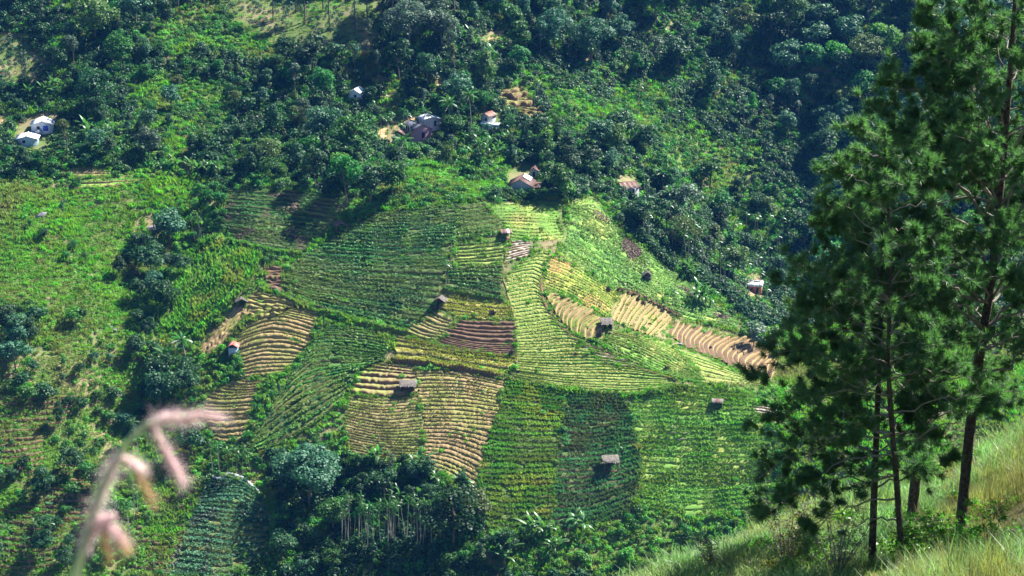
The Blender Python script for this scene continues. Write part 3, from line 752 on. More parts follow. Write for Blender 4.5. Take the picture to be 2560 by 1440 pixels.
strip_bank("earth_bank", "shaded bank along the head of the large dark green plot", [(890, 560), (940, 525), (1060, 506), (1150, 505), (1215, 503)], .8, 'riser_green', 'crop_dark', 20, .9, seed=6)
strip_bank("earth_bank", "dark bank on top of the yellow strip", [(1112, 730), (1190, 744), (1260, 754)], .9, 'riser_green', 'crop_dark', 24, .9, seed=7)
strip_bank("earth_bank", "leafy bank under the half shaded terraces", [(540, 605), (620, 622), (700, 640), (755, 645)], 1.4, 'riser_green', 'crop_green', 26, .9, seed=8)
strip_bank("earth_bank", "hedge-like bank along the upper right edge of the arched terraces", [(790, 770), (850, 790), (920, 815), (975, 830)], .8, 'riser_brown', 'crop_dark', 18, .7, seed=9)

def path(label, line, wdt, mat, seed):
    L = resample(line, 60)
    P = on_far(L[:, 0], L[:, 1]); P[:, 2] += .22
    tg = np.gradient(P, axis=0); tg[:, 2] = 0; tg /= np.linalg.norm(tg, axis=1)[:, None]
    sd = np.c_[tg[:, 1], -tg[:, 0], np.zeros(60)]
    wv = wdt * (1 + .7 * vnoise(np.arange(60.), np.zeros(60), 3, seed))[:, None]; P += sd * (.3 * vnoise(np.arange(60.), np.ones(60), 4, seed + 5))[:, None]
    z = np.array([0, 0, 1.0])
    V = np.r_[P - sd * wv * .5 - z * .5, P - sd * wv * .42, P + sd * wv * .42, P + sd * wv * .5 - z * .5]
    a = np.arange(3)[:, None] * 60 + np.arange(59)[None]
    F = np.stack([a, a + 1, a + 61, a + 60], -1).reshape(-1, 4)
    link("path", mesh_np("path", V, F, [M[mat]]), kind="structure", label=label)
path("narrow earth path winding down beside the lime and rust grass", [(1378, 620), (1372, 640), (1352, 680), (1352, 700), (1362, 750), (1400, 812), (1440, 850), (1500, 885), (1580, 915), (1680, 948)], .42, 'tan_grass', 1)
path("trodden earth track through the grass below the brown tiled house", [(1140, 450), (1170, 462), (1210, 468), (1240, 470)], 1.2, 'tan', 2)
path("narrow earth seam between the striped beds and the yellow green rows", [(1272, 585), (1266, 620), (1262, 660)], .6, 'tan', 3)
path("pale earth seam between the swath and the dark brown plot", [(1258, 690), (1272, 745), (1288, 800), (1292, 880), (1290, 930)], .38, 'tan_grass', 4)
# ------------------------------------------------------------------ plants: shared meshes
def kites(P, N, size, r, up_bias=0.0, aspect=.62):
    """leaf clumps: bent kites centred on P with normals near N"""
    n = len(P)
    N = N + r.normal(0, .55, (n, 3)); N[:, 2] += up_bias
    N /= np.linalg.norm(N, axis=1)[:, None] + 1e-9
    a = np.cross(N, r.normal(0, 1, (n, 3))); a /= np.linalg.norm(a, axis=1)[:, None] + 1e-9
    b = np.cross(N, a)
    s = (size * r.uniform(.55, 1.35, n))[:, None]
    V = np.stack([P - a * s * .5, P + b * s * aspect * .5 + N * s * .10, P + a * s * .55, P - b * s * aspect * .5 + N * s * .10], 1)
    return V.reshape(-1, 3), np.arange(n * 4).reshape(n, 4)

def sphere_dirs(n, r):
    d = r.normal(0, 1, (n, 3)); d /= np.linalg.norm(d, axis=1)[:, None]
    return d

def bent(p0, p1, n, r, amp):
    t = np.linspace(0, 1, n)[:, None]
    P = np.asarray(p0, float) * (1 - t) + np.asarray(p1, float) * t
    o = r.normal(0, amp, (n, 3)); o[0] = 0
    return P + np.cumsum(o, 0) * .6

def tree_meshes(seed, H, Wd, base, nl, leaf, n, shape='round', trunk_r=.18, lobe=.30, sparse=0.0):
    """(trunk mesh builder, crown verts/faces); H total height, Wd crown width, base = height where the crown begins"""
    r = np.random.default_rng(seed)
    ch = H - base
    cs = []
    for i in range(nl):
        for _ in range(30):
            q = r.uniform(-1, 1, 3)
            if (q ** 2).sum() > 1: continue
            z = base + ch * (.5 + .5 * q[2] * .8)
            f = (z - base) / ch
            prof = {'round': math.sqrt(max(.05, 1 - (2 * f - .9) ** 2)), 'column': .75, 'cone': 1.05 - .85 * f, 'umbrella': .45 + .6 * f, 'tall': .9 - .35 * abs(2 * f - .8)}[shape]
            c = np.array([q[0] * Wd * .5 * prof * .78, q[1] * Wd * .5 * prof * .78, z])
            rad = Wd * lobe * r.uniform(.65, 1.15) * (.75 + .35 * prof)
            if all(np.linalg.norm(c - c2) > .55 * min(rad, r2) for c2, r2 in cs): break
        cs.append((c, rad))
    w_ = np.array([q[1] ** 2 for q in cs]); w_ /= w_.sum()
    V, F = [], []
    k = 0
    for (c, rad), ww in zip(cs, w_):
        m = int(n * ww)
        d = sphere_dirs(m, r); d[:, 2] = np.where(d[:, 2] < -.35, -d[:, 2], d[:, 2])
        rr = rad * (1 - sparse * r.uniform(0, 1, m)) * r.uniform(.72, 1.06, m)
        bump = 1 + .16 * vnoise(d[:, 0] * 9 + k, d[:, 1] * 9 + d[:, 2] * 7, 2.2, seed)
        P = c + d * (rr * bump)[:, None] * np.array([1, 1, .82])
        v, f = kites(P, d.copy(), np.full(m, leaf), r, .35)
        V.append(v); F.append(f + k); k += len(v)
    mb = MB()
    top = np.array([r.normal(0, .04) * H, r.normal(0, .04) * H, base + ch * .55])
    mb.tube(bent((0, 0, -.6), top, 8, r, .03 * H * .2), np.linspace(trunk_r * 1.25, trunk_r * .35, 8), 7)
    for c, rad in cs[:9]:
        s0 = top * r.uniform(.55, .95)
        mb.tube(bent(s0, c + np.array([0, 0, -.1 * rad]), 5, r, .08), np.linspace(trunk_r * .5, trunk_r * .12, 5), 5)
    return mb, np.concatenate(V), np.concatenate(F)

KIND = {}       # kind -> list of (trunk mesh, [crown mesh], height)
def make_kind(kind, mats, specs, trunk='bark'):
    KIND[kind] = {}
    built = []
    for i, sp in enumerate(specs):
        mb, V, F = tree_meshes(**sp)
        built.append((mb.mesh("trunk", [M[trunk]], True), V, F, sp['H']))
    for m in mats:
        KIND[kind][m] = [(t, mesh_np("crown", V, F, [M[m]]), H) for t, V, F, H in built]

make_kind('broad', ['leaf_dark', 'leaf_mid', 'leaf_blue', 'leaf_bright', 'leaf_olive', 'leaf_grey'], [
    dict(seed=1, H=10, Wd=8.5, base=2.2, nl=15, leaf=.62, n=2100, shape='round', lobe=.22),
    dict(seed=2, H=11, Wd=7.5, base=2.5, nl=16, leaf=.58, n=2000, shape='tall', lobe=.22),
    dict(seed=3, H=9, Wd=9.5, base=2.6, nl=17, leaf=.62, n=2200, shape='umbrella', lobe=.20),
    dict(seed=4, H=12, Wd=7.0, base=2.0, nl=18, leaf=.55, n=2100, shape='cone', lobe=.22),
    dict(seed=5, H=10, Wd=9.0, base=3.2, nl=13, leaf=.66, n=1500, shape='round', lobe=.21, sparse=.5),
    dict(seed=6, H=13, Wd=8.0, base=3.0, nl=19, leaf=.56, n=2300, shape='tall', lobe=.20),
    dict(seed=7, H=18, Wd=15, base=4.0, nl=30, leaf=.62, n=6500, shape='round', lobe=.16, trunk_r=.35)])
make_kind('slim', ['leaf_grey', 'leaf_olive', 'leaf_mid', 'leaf_blue'], [
    dict(seed=11, H=13, Wd=4.2, base=4.0, nl=13, leaf=.42, n=950, shape='column', lobe=.27, sparse=.6, trunk_r=.13),
    dict(seed=12, H=15, Wd=4.6, base=5.5, nl=12, leaf=.42, n=850, shape='tall', lobe=.27, sparse=.6, trunk_r=.14),
    dict(seed=13, H=12, Wd=5.5, base=5.0, nl=12, leaf=.45, n=850, shape='umbrella', lobe=.25, sparse=.6, trunk_r=.13)])
make_kind('small', ['leaf_dark', 'leaf_mid', 'leaf_bright', 'leaf_grey', 'leaf_blue', 'leaf_olive'], [
    dict(seed=21, H=4.5, Wd=4.2, base=.7, nl=9, leaf=.46, n=620, shape='round', lobe=.26, trunk_r=.09),
    dict(seed=22, H=5.5, Wd=3.8, base=1.3, nl=9, leaf=.44, n=560, shape='tall', lobe=.27, trunk_r=.09),
    dict(seed=23, H=4.0, Wd=5.0, base=.6, nl=10, leaf=.46, n=650, shape='umbrella', lobe=.24, trunk_r=.09)])

# palms: a frond is a rachis with leaflets on both sides
def frond(L, n, leaflet, droop, rise, r, wv=.09, rach=.035):
    mb = MB()
    t = np.linspace(0, 1, 9)
    x = L * (t - .18 * t ** 2 * droop); z = L * (rise * t - (rise * .55 + droop * .62) * t ** 2)
    P = np.c_[x, np.zeros(9), z]
    mb.tube(P, np.linspace(rach, rach * .25, 9), 4)
    for sg in (-1, 1):
        tt = np.linspace(.14, .99, n)
        c = np.c_[np.interp(tt, t, x), np.zeros(n), np.interp(tt, t, z)]
        ln = leaflet * (np.sin(np.pi * np.clip(tt * .86 + .1, 0, 1)) ** .7) * r.uniform(.85, 1.1, n)
        d = np.c_[np.full(n, .55), sg * np.ones(n), -.25 - .5 * tt]; d /= np.linalg.norm(d, axis=1)[:, None]
        e = c + d * ln[:, None]; m_ = c + d * ln[:, None] * .5 + np.array([0, 0, .06 * leaflet])
        sd = np.array([1.0, 0, 0]) * wv
        V = np.stack([c, m_ + sd, e - [0, 0, .12 * leaflet], m_ - sd], 1).reshape(-1, 3)
        mb.add(V, np.arange(n * 4).reshape(n, 4))
    return mb

rp = np.random.default_rng(31)
def ring(k, tilt0, tilt1, r):
    out_ = []
    for i in range(k):
        out_.append((i * 2.39996 + r.uniform(-.2, .2), tilt0 + (tilt1 - tilt0) * i / max(k - 1, 1)))
    return out_

def areca_mesh(seed, k=10):
    r = np.random.default_rng(seed); mb = MB()
    for az, tl in ring(k, 1.15, -.35, r):
        f = frond(1.9 * r.uniform(.85, 1.1), 9, .62, r.uniform(.5, .9), .35, r, .085, .03)
        Mx = Matrix.Rotation(az, 4, 'Z') @ Matrix.Rotation(-tl, 4, 'Y')
        A = np.array(Mx.to_3x3())
        for v, ff, mm in zip(f.v, f.f, f.m):
            mb.v.append(v @ A.T); mb.f.append(ff + mb.n); mb.m.append(mm)
        mb.n += f.n
    return mb.mesh("crown", [M['palm']])
ARECA = [areca_mesh(40 + i, 9 + i) for i in range(3)]
def shaft(seed, H, r0, r1, lean, mat, k=6):
    r = np.random.default_rng(seed); mb = MB()
    t = np.linspace(0, 1, 7)
    P = np.c_[lean * t ** 1.6, r.normal(0, .02, 7), -.5 + (H + .5) * t]
    mb.tube(P, np.r_[r0 * 1.5, np.linspace(r0, r1, 6)], k)
    return mb.mesh("trunk", [M[mat]], True), P[-1]
ARECA_T = [shaft(50 + i, 10, .085, .06, (-.5, .2, .7)[i], 'bark_pale') for i in range(3)]
COCO_F = [frond(4.3, 22, 1.15, .55, .35, rp, .10, .07).mesh("frond", [M['palm']]), frond(4.0, 20, 1.1, .85, .3, rp, .10, .07).mesh("frond", [M['palm']])]
COCO_T = [shaft(60 + i, 11, .22, .13, (.9, -.6)[i], 'bark_pale', 7) for i in range(2)]

def banana_leaf(seed, L, wdt, droop):
    r = np.random.default_rng(seed); n = 8
    t = np.linspace(0, 1, n)
    x = L * (t * .75 + .1 * t ** 2); z = L * (1.05 * t - droop * t ** 2)
    w_ = wdt * np.sin(np.pi * np.clip(t * .93 + .05, 0, 1)) ** .6 * np.clip((t - .08) * 8, .06, 1)
    j = r.uniform(.75, 1.1, (2, n))
    mid = np.c_[x, np.zeros(n), z]
    lft = mid + np.c_[np.zeros(n), w_ * .5 * j[0], -w_ * .18 * np.ones(n)]
    rgt = mid - np.c_[np.zeros(n), w_ * .5 * j[1], w_ * .18 * np.ones(n)]
    V = np.r_[lft, mid, rgt]
    a = np.arange(2)[:, None] * n + np.arange(n - 1)[None]
    F = np.stack([a, a + 1, a + n + 1, a + n], -1).reshape(-1, 4)
    return mesh_np("leaf", V, F, [M['banana']])
BAN_L = [banana_leaf(70, 2.5, .62, .75), banana_leaf(71, 2.3, .66, .95), banana_leaf(72, 2.7, .6, .5)]
_mb = MB(); _mb.tube([(0, 0, -.3), (.03, 0, .8), (.05, .02, 1.8)], [.17, .14, .08], 7)
BAN_S = _mb.mesh("stem", [M['riser_green']], True)

# ---- undergrowth sources (not placed themselves)
SRC = {}
def src(name, V, F, mat):
    SRC[name] = bpy.data.objects.new(name, mesh_np(name, V, F, [M[mat]]))
def dome(seed, W_, H_, n, leaf, aspect=.62):
    r = np.random.default_rng(seed)
    k = 5
    V, F, o = [], [], 0
    for i in range(k):
        c = np.array([r.uniform(-.3, .3) * W_, r.uniform(-.3, .3) * W_, r.uniform(.15, .5) * H_])
        m = n // k
        d = sphere_dirs(m, r); d[:, 2] = np.abs(d[:, 2]) * 1.1 - .15
        P = c + d * np.array([W_ * .32, W_ * .32, H_ * .5]) * r.uniform(.65, 1.08, (m, 1))
        v, f = kites(P, d.copy(), np.full(m, leaf), r, .3, aspect)
        V.append(v); F.append(f + o); o += len(v)
    return np.concatenate(V), np.concatenate(F)
def tuft(seed, n, h, spread, wd, lean):
    r = np.random.default_rng(seed)
    P = np.c_[r.normal(0, spread, (n, 2)), np.full(n, -.08)]
    return leaf_quads(P, None, np.full(n, h), np.full(n, wd), lean, 'blade', r)
for i in range(3):
    src(f"bush{i}", *dome(80 + i, 2.6, 1.9, 190, .46), 'shrub')
    src(f"lightbush{i}", *dome(84 + i, 2.4, 1.5, 180, .42), 'shrub_l')
    src(f"herb{i}", *dome(88 + i, 1.5, .8, 70, .36), 'shrub_l')
    src(f"tallgrass{i}", *tuft(92 + i, 60, 1.1, .5, .2, .8), 'grass_far')
    src(f"lowgrass{i}", *tuft(96 + i, 40, .5, .6, .22, 1.0), 'grass_far')
    src(f"drygrass{i}", *tuft(100 + i, 34, .7, .5, .18, .9), 'grass_dry')
    src(f"tea{i}", *dome(104 + i, 1.5, .9, 90, .3), 'leaf_blue')
    src(f"darkbush{i}", *dome(108 + i, 3.0, 2.4, 220, .5), 'leaf_dark')

def scatter_stuff(name, label, P, rot, scl, idx, names):
    """one object: points that carry instances of the listed clumps (geometry nodes)"""
    me = mesh_np(name, P, np.zeros((0, 3), int))
    for an, typ, dat, key in (("rot", 'FLOAT_VECTOR', rot, "vector"), ("scl", 'FLOAT', scl, "value"), ("idx", 'INT', idx, "value")):
        at = me.attributes.new(an, typ, 'POINT')
        at.data.foreach_set(key, np.ascontiguousarray(dat, np.float32 if typ != 'INT' else np.int32).ravel())
    o = link(name, me, kind="stuff", label=label)
    col = bpy.data.collections.new(name + "_clumps")
    for q, nm in enumerate(names):
        c = bpy.data.objects.new(f"{q:02d}_{nm}", SRC[nm].data); col.objects.link(c)
    ng = bpy.data.node_groups.new(name, 'GeometryNodeTree')
    ng.interface.new_socket("Geometry", in_out='INPUT', socket_type='NodeSocketGeometry')
    ng.interface.new_socket("Geometry", in_out='OUTPUT', socket_type='NodeSocketGeometry')
    N = ng.nodes
    gi = N.new("NodeGroupInput"); go = N.new("NodeGroupOutput")
    ci = N.new("GeometryNodeCollectionInfo"); ci.inputs["Collection"].default_value = col
    ci.inputs["Separate Children"].default_value = True; ci.inputs["Reset Children"].default_value = True
    ip = N.new("GeometryNodeInstanceOnPoints"); ip.inputs["Pick Instance"].default_value = True
    def attr(nm, typ):
        a = N.new("GeometryNodeInputNamedAttribute"); a.data_type = typ; a.inputs["Name"].default_value = nm
        return [s for s in a.outputs if s.enabled][0]
    er = N.new("FunctionNodeEulerToRotation")
    Lk = ng.links.new
    Lk(gi.outputs[0], ip.inputs["Points"]); Lk(ci.outputs[0], ip.inputs["Instance"])
    Lk(attr("idx", 'INT'), ip.inputs["Instance Index"]); Lk(attr("rot", 'FLOAT_VECTOR'), er.inputs[0]); Lk(er.outputs[0], ip.inputs["Rotation"])
    Lk(attr("scl", 'FLOAT'), ip.inputs["Scale"])
    Lk(ip.outputs[0], go.inputs[0])
    md = o.modifiers.new("scatter", 'NODES'); md.node_group = ng
    return o

# ------------------------------------------------------------------ where things grow (regions outlined in photograph pixels)
def inside(poly, x, y):
    poly = np.asarray(poly, float); c = np.zeros(np.shape(x), bool)
    j = len(poly) - 1
    for i in range(len(poly)):
        xi, yi = poly[i]; xj, yj = poly[j]
        k = ((yi > y) != (yj > y)) & (x < (xj - xi) * (y - yi) / (yj - yi + 1e-12) + xi)
        c ^= k; j = i
    return c

HOUSE_CLEAR = []        # (px, py, rx, ry) kept clear of bushes and trees
REG = [  # (kind, outline); the first that holds a spot wins
    ('clear', [(985, 292), (1060, 284), (1108, 296), (1104, 340), (1062, 366), (1000, 366), (988, 340)]),
    ('clear', [(940, 312), (985, 312), (985, 358), (935, 362)]),
    ('clear', [(62, 292), (150, 280), (152, 330), (118, 385), (40, 385), (34, 318)]),
    ('clear', [(1264, 425), (1345, 405), (1352, 482), (1270, 486)]),
    ('clear', [(1545, 440), (1596, 440), (1596, 486), (1540, 480)]),
    ('clear', [(1862, 684), (1914, 684), (1916, 752), (1860, 752)]),
    ('clear', [(870, 208), (912, 208), (914, 250), (870, 250)]),
    ('clear', [(1196, 276), (1252, 276), (1254, 338), (1196, 330)]),
    ('clear', [(1086, 186), (1112, 180), (1112, 224), (1082, 224)]),
    ('clear', [(1205, 78), (1262, 76), (1262, 112), (1200, 112)]),
    ('clear', [(848, 172), (880, 172), (880, 200), (846, 200)]),
    ('clear', [(-20, 290), (30, 290), (28, 322), (-20, 326)]),
    ('clear', [(365, 540), (412, 530), (412, 585), (362, 582)]),
    ('clear', [(476, 500), (488, 500), (484, 530), (474, 528)]),
    ('turf', [(1108, 728), (1215, 503), (1405, 503), (1425, 600), (1560, 728), (1700, 792), (1880, 845), (1945, 900), (1940, 968), (1700, 972), (1560, 990), (1260, 952), (985, 906), (985, 830), (1095, 772)]),
    ('tea', [(560, -60), (700, 0), (960, 0), (960, 60), (930, 130), (800, 140), (640, 90), (560, 30)]),
    ('tea', [(-40, 80), (40, 85), (120, 150), (110, 215), (-40, 225)]),
    ('scrub', [(330, 120), (420, 20), (560, 0), (640, 90), (760, 140), (720, 180), (560, 140), (420, 140)]),
    ('scrub', [(330, 220), (420, 190), (560, 200), (620, 230), (560, 330), (470, 400), (430, 440), (330, 330)]),
    ('lush', [(1340, 200), (1400, 230), (1540, 290), (1580, 330), (1540, 380), (1420, 340), (1370, 270)]),
    ('lush', [(930, 200), (1010, 200), (1010, 290), (930, 300)]),
    ('lush', [(940, 420), (1260, 360), (1290, 480), (1200, 500), (1060, 505), (930, 520)]),
    ('scrub', [(1480, 300), (1560, 200), (1680, 190), (1690, 270), (1620, 330), (1560, 340)]),
    ('lush', [(1640, 340), (1740, 300), (1830, 380), (1860, 470), (1760, 480), (1660, 420)]),
    ('lush', [(1830, 520), (1950, 500), (1960, 600), (1840, 620)]),
    ('meadow', [(-60, 470), (200, 470), (330, 450), (480, 440), (480, 520), (420, 640), (350, 720), (200, 690), (-60, 560)]),
    ('pasture', [(-60, 560), (200, 690), (330, 720), (345, 860), (310, 900), (230, 800), (60, 760), (-60, 760)]),
    ('pasture', [(150, 800), (310, 900), (330, 960), (260, 960), (150, 880)]),
    ('lush', [(480, 440), (560, 470), (560, 620), (500, 620), (430, 640), (420, 560)]),
    ('terrveg', [(-60, 880), (300, 900), (340, 1000), (320, 1150), (240, 1200), (240, 1440), (-60, 1460)]),
    ('lush', [(360, 830), (480, 860), (560, 900), (530, 960), (480, 1080), (400, 1080), (340, 980)]),
    ('lush', [(1200, 1325), (1380, 1340), (1600, 1285), (1860, 1270), (1980, 1280), (1980, 1440), (1200, 1440)]),
    ('lush', [(1560, 985), (1720, 960), (1900, 960), (1960, 1100), (1960, 1290), (1580, 1290)]),
    ('lush', [(1700, 690), (1870, 800), (1850, 840), (1700, 800)]),
    ('meadow', [(1935, 830), (2100, 800), (2560, 830), (2700, 1290), (1940, 1310), (1950, 1100)]),
    ('forest', [(-200, -200), (3000, -200), (3000, 1500), (1940, 1500), (1940, 940), (1850, 850), (1690, 690), (1560, 580), (1490, 480), (1420, 500), (1200, 505), (900, 500), (560, 470), (470, 420), (330, 430), (-200, 460)]),
    ('forest', [(640, 1140), (870, 1140), (1060, 1170), (1200, 1240), (1220, 1330), (1400, 1345), (1500, 1500), (560, 1500), (660, 1350), (690, 1280)]),
    ('lush', [(-200, -200), (3000, -200), (3000, 1800), (-200, 1800)]),
]
def classify(px, py):
    out_ = np.full(len(px), -1)
    for q, (k, poly) in enumerate(REG):
        m = (out_ < 0) & inside(poly, px, py)
        out_[m] = q
    return out_

# mixture per region: (clump, weight, scale lo, hi), share of spots used
MIX = {
    'clear': ([('lowgrass', 1, .5, .8)], .06),
    'turf': ([('lowgrass', 6, .6, 1.0), ('drygrass', 3, .5, .9)], .9),
    'tea': ([('tea', 6, .8, 1.3), ('lowgrass', 4, .8, 1.2), ('drygrass', 1, .7, 1.0)], .8),
    'scrub': ([('lightbush', 4, .6, 1.2), ('bush', 4, .6, 1.2), ('tallgrass', 4, .9, 1.5), ('drygrass', 2, .9, 1.4)], 1.0),
    'lush': ([('lightbush', 5, .6, 1.2), ('bush', 3, .6, 1.2), ('tallgrass', 4, .9, 1.5), ('herb', 4, .8, 1.3)], 1.0),
    'meadow': ([('tallgrass', 9, .8, 1.5), ('lowgrass', 5, .9, 1.5), ('lightbush', 1, .5, 1.0), ('herb', 2, .8, 1.3)], 1.0),
    'pasture': ([('lowgrass', 9, .9, 1.5), ('drygrass', 2.0, .7, 1.2), ('herb', 2, .6, 1.1), ('tallgrass', 2.5, .6, 1.1)], 1.0),
    'terrveg': ([('lowgrass', 5, .8, 1.4), ('herb', 4, .8, 1.3), ('lightbush', 2, .6, 1.1), ('bush', 1.6, .6, 1.2), ('tallgrass', 3, .8, 1.3)], .46),
    'forest': ([('bush', 5, .7, 1.6), ('darkbush', 6, .8, 1.6), ('lightbush', 3.5, .7, 1.4), ('tallgrass', 1.5, 1, 1.6)], .8),
}
CL = ['bush', 'lightbush', 'herb', 'tallgrass', 'lowgrass', 'drygrass', 'tea', 'darkbush']
NAMES = [f"{c}{i}" for c in CL for i in range(3)]
gxy = []
stp = 1.35
yy = np.arange(372, 745, stp)
for y in yy:
    half = y * T * 1.12 + 12
    x = np.arange(-half, half, stp * (1 if y < 600 else 1.15))
    gxy.append(np.c_[x, np.full(len(x), y)])
gxy = np.concatenate(gxy); gxy += rng.uniform(-stp * .55, stp * .55, gxy.shape)
GP = np.c_[gxy, FAR.at(gxy[:, 0], gxy[:, 1])]
gpx, gpy = to_px(GP)
reg = classify(gpx, gpy)
infield = np.zeros(len(GP), bool)
for poly in FIELD_PX:
    lo = poly.min(0); hi = poly.max(0)
    k = np.where((gpx > lo[0]) & (gpx < hi[0]) & (gpy > lo[1]) & (gpy < hi[1]))[0]
    infield[k] |= inside(poly, gpx[k], gpy[k])
sel = np.zeros(len(GP), bool); idx = np.zeros(len(GP), int); scl = np.ones(len(GP))
for q, (k, _) in enumerate(REG):
    m = np.where((reg == q) & ~infield)[0]
    mix, share = MIX[k]
    m = m[rng.uniform(0, 1, len(m)) < share]
    ww = np.array([c[1] for c in mix], float); 
    # clumped choice: the mixture leans one way or another over a few metres
    nz = np.stack([vnoise(GP[m, 0] + 77 * i, GP[m, 1] - 31 * i, 9.0, 60 + i) * .9 + rng.normal(0, .45, len(m)) for i in range(len(mix))], 1)
    ch = np.argmax(np.log(ww / ww.sum())[None] * .8 + nz * 1.6, 1)
    for i, (c, _, a, b) in enumerate(mix):
        z = m[ch == i]
        idx[z] = CL.index(c) * 3 + rng.integers(0, 3, len(z)); scl[z] = rng.uniform(a, b, len(z))
    sel[m] = True
k = np.where(sel)[0]
for nm, lab, ids in (("undergrowth", "bushes and herbs covering the valley side between the trees", (0, 1, 2, 7)), ("meadow_grass", "grass tufts and low tea bushes on the open slopes", (3, 4, 5, 6))):
    z = k[np.isin(idx[k] // 3, ids)]
    scatter_stuff(nm, lab, GP[z], np.c_[rng.normal(0, .12, (len(z), 2)), rng.uniform(0, 6.28, len(z))], scl[z], idx[z], NAMES)
# a second, finer sowing of turf on the open slopes
fx = []
for y in np.arange(395, 560, .82):
    x = np.arange(-y * T * 1.1 - 8, -y * T * .40, .82); fx.append(np.c_[x, np.full(len(x), y)])
fx = np.concatenate(fx); fx += rng.uniform(-.4, .4, fx.shape)
FP = np.c_[fx, FAR.at(fx[:, 0], fx[:, 1])]
a, b = to_px(FP); q = classify(a, b)
ok = np.isin(q, [i for i, g in enumerate(REG) if g[0] in ('meadow', 'pasture', 'terrveg')]) & (rng.uniform(0, 1, len(FP)) < .8)
for poly in FIELD_PX:
    ok &= ~inside(poly, a, b)
FP = FP[ok]; nn = vnoise(FP[:, 0], FP[:, 1], 6, 91) + rng.normal(0, .4, len(FP))
ci = np.where(nn > .75, CL.index('drygrass'), np.where(nn < -.75, CL.index('herb'), CL.index('lowgrass'))) * 3 + rng.integers(0, 3, len(FP))
scatter_stuff("turf", "short mixed turf of the open left slope", FP, np.c_[rng.normal(0, .1, (len(FP), 2)), rng.uniform(0, 6.28, len(FP))], rng.uniform(.6, 1.1, len(FP)), ci, NAMES)
# weeds along the plot edges and here and there in the plots
ed = []
for poly in FIELD_PX:
    d = np.linalg.norm(np.diff(np.r_[poly, poly[:1]], axis=0), axis=1); c = np.r_[0, np.cumsum(d)]
    m = int(c[-1] / 5.0)
    t = rng.uniform(0, c[-1], m); q = np.r_[poly, poly[:1]]
    e = np.c_[np.interp(t, c, q[:, 0]), np.interp(t, c, q[:, 1])]
    e = e[vnoise(e[:, 0], e[:, 1], 16, 97) > -.35]
    ed.append(e + rng.normal(0, 2.6, e.shape))
    lo, hi = poly.min(0), poly.max(0)
    g = rng.uniform(lo, hi, (max(2, int((hi - lo).prod() / 1500)), 2)); ed.append(g[inside(poly, g[:, 0], g[:, 1])])
ed = np.concatenate(ed); EP = on_far(ed[:, 0], ed[:, 1]); EP[:, 2] += .12
ci = np.array([CL.index(c) for c in ('lowgrass', 'herb', 'tallgrass', 'drygrass', 'lightbush')])[rng.choice(5, len(EP), p=[.42, .26, .16, .12, .04])] * 3 + rng.integers(0, 3, len(EP))
scatter_stuff("weeds", "weeds and grass tufts along the plot edges", EP, np.c_[rng.normal(0, .1, (len(EP), 2)), rng.uniform(0, 6.28, len(EP))], rng.uniform(.4, .9, len(EP)), ci, NAMES)
print("undergrowth", len(k), len(FP), len(EP))

# ------------------------------------------------------------------ trees as single things
TREES = []      # (kind, material, point, height, rot, sx, tilt)
taken = []
def put(kind, mat, px, py, H, wide=1.0, P=None, note=None):
    P = pt(px, py) if P is None else P
    TREES.append(dict(kind=kind, mat=mat, P=P, H=H, wide=wide, px=px, py=py, note=note))
    taken.append((P[0], P[1], H * .3 * wide))

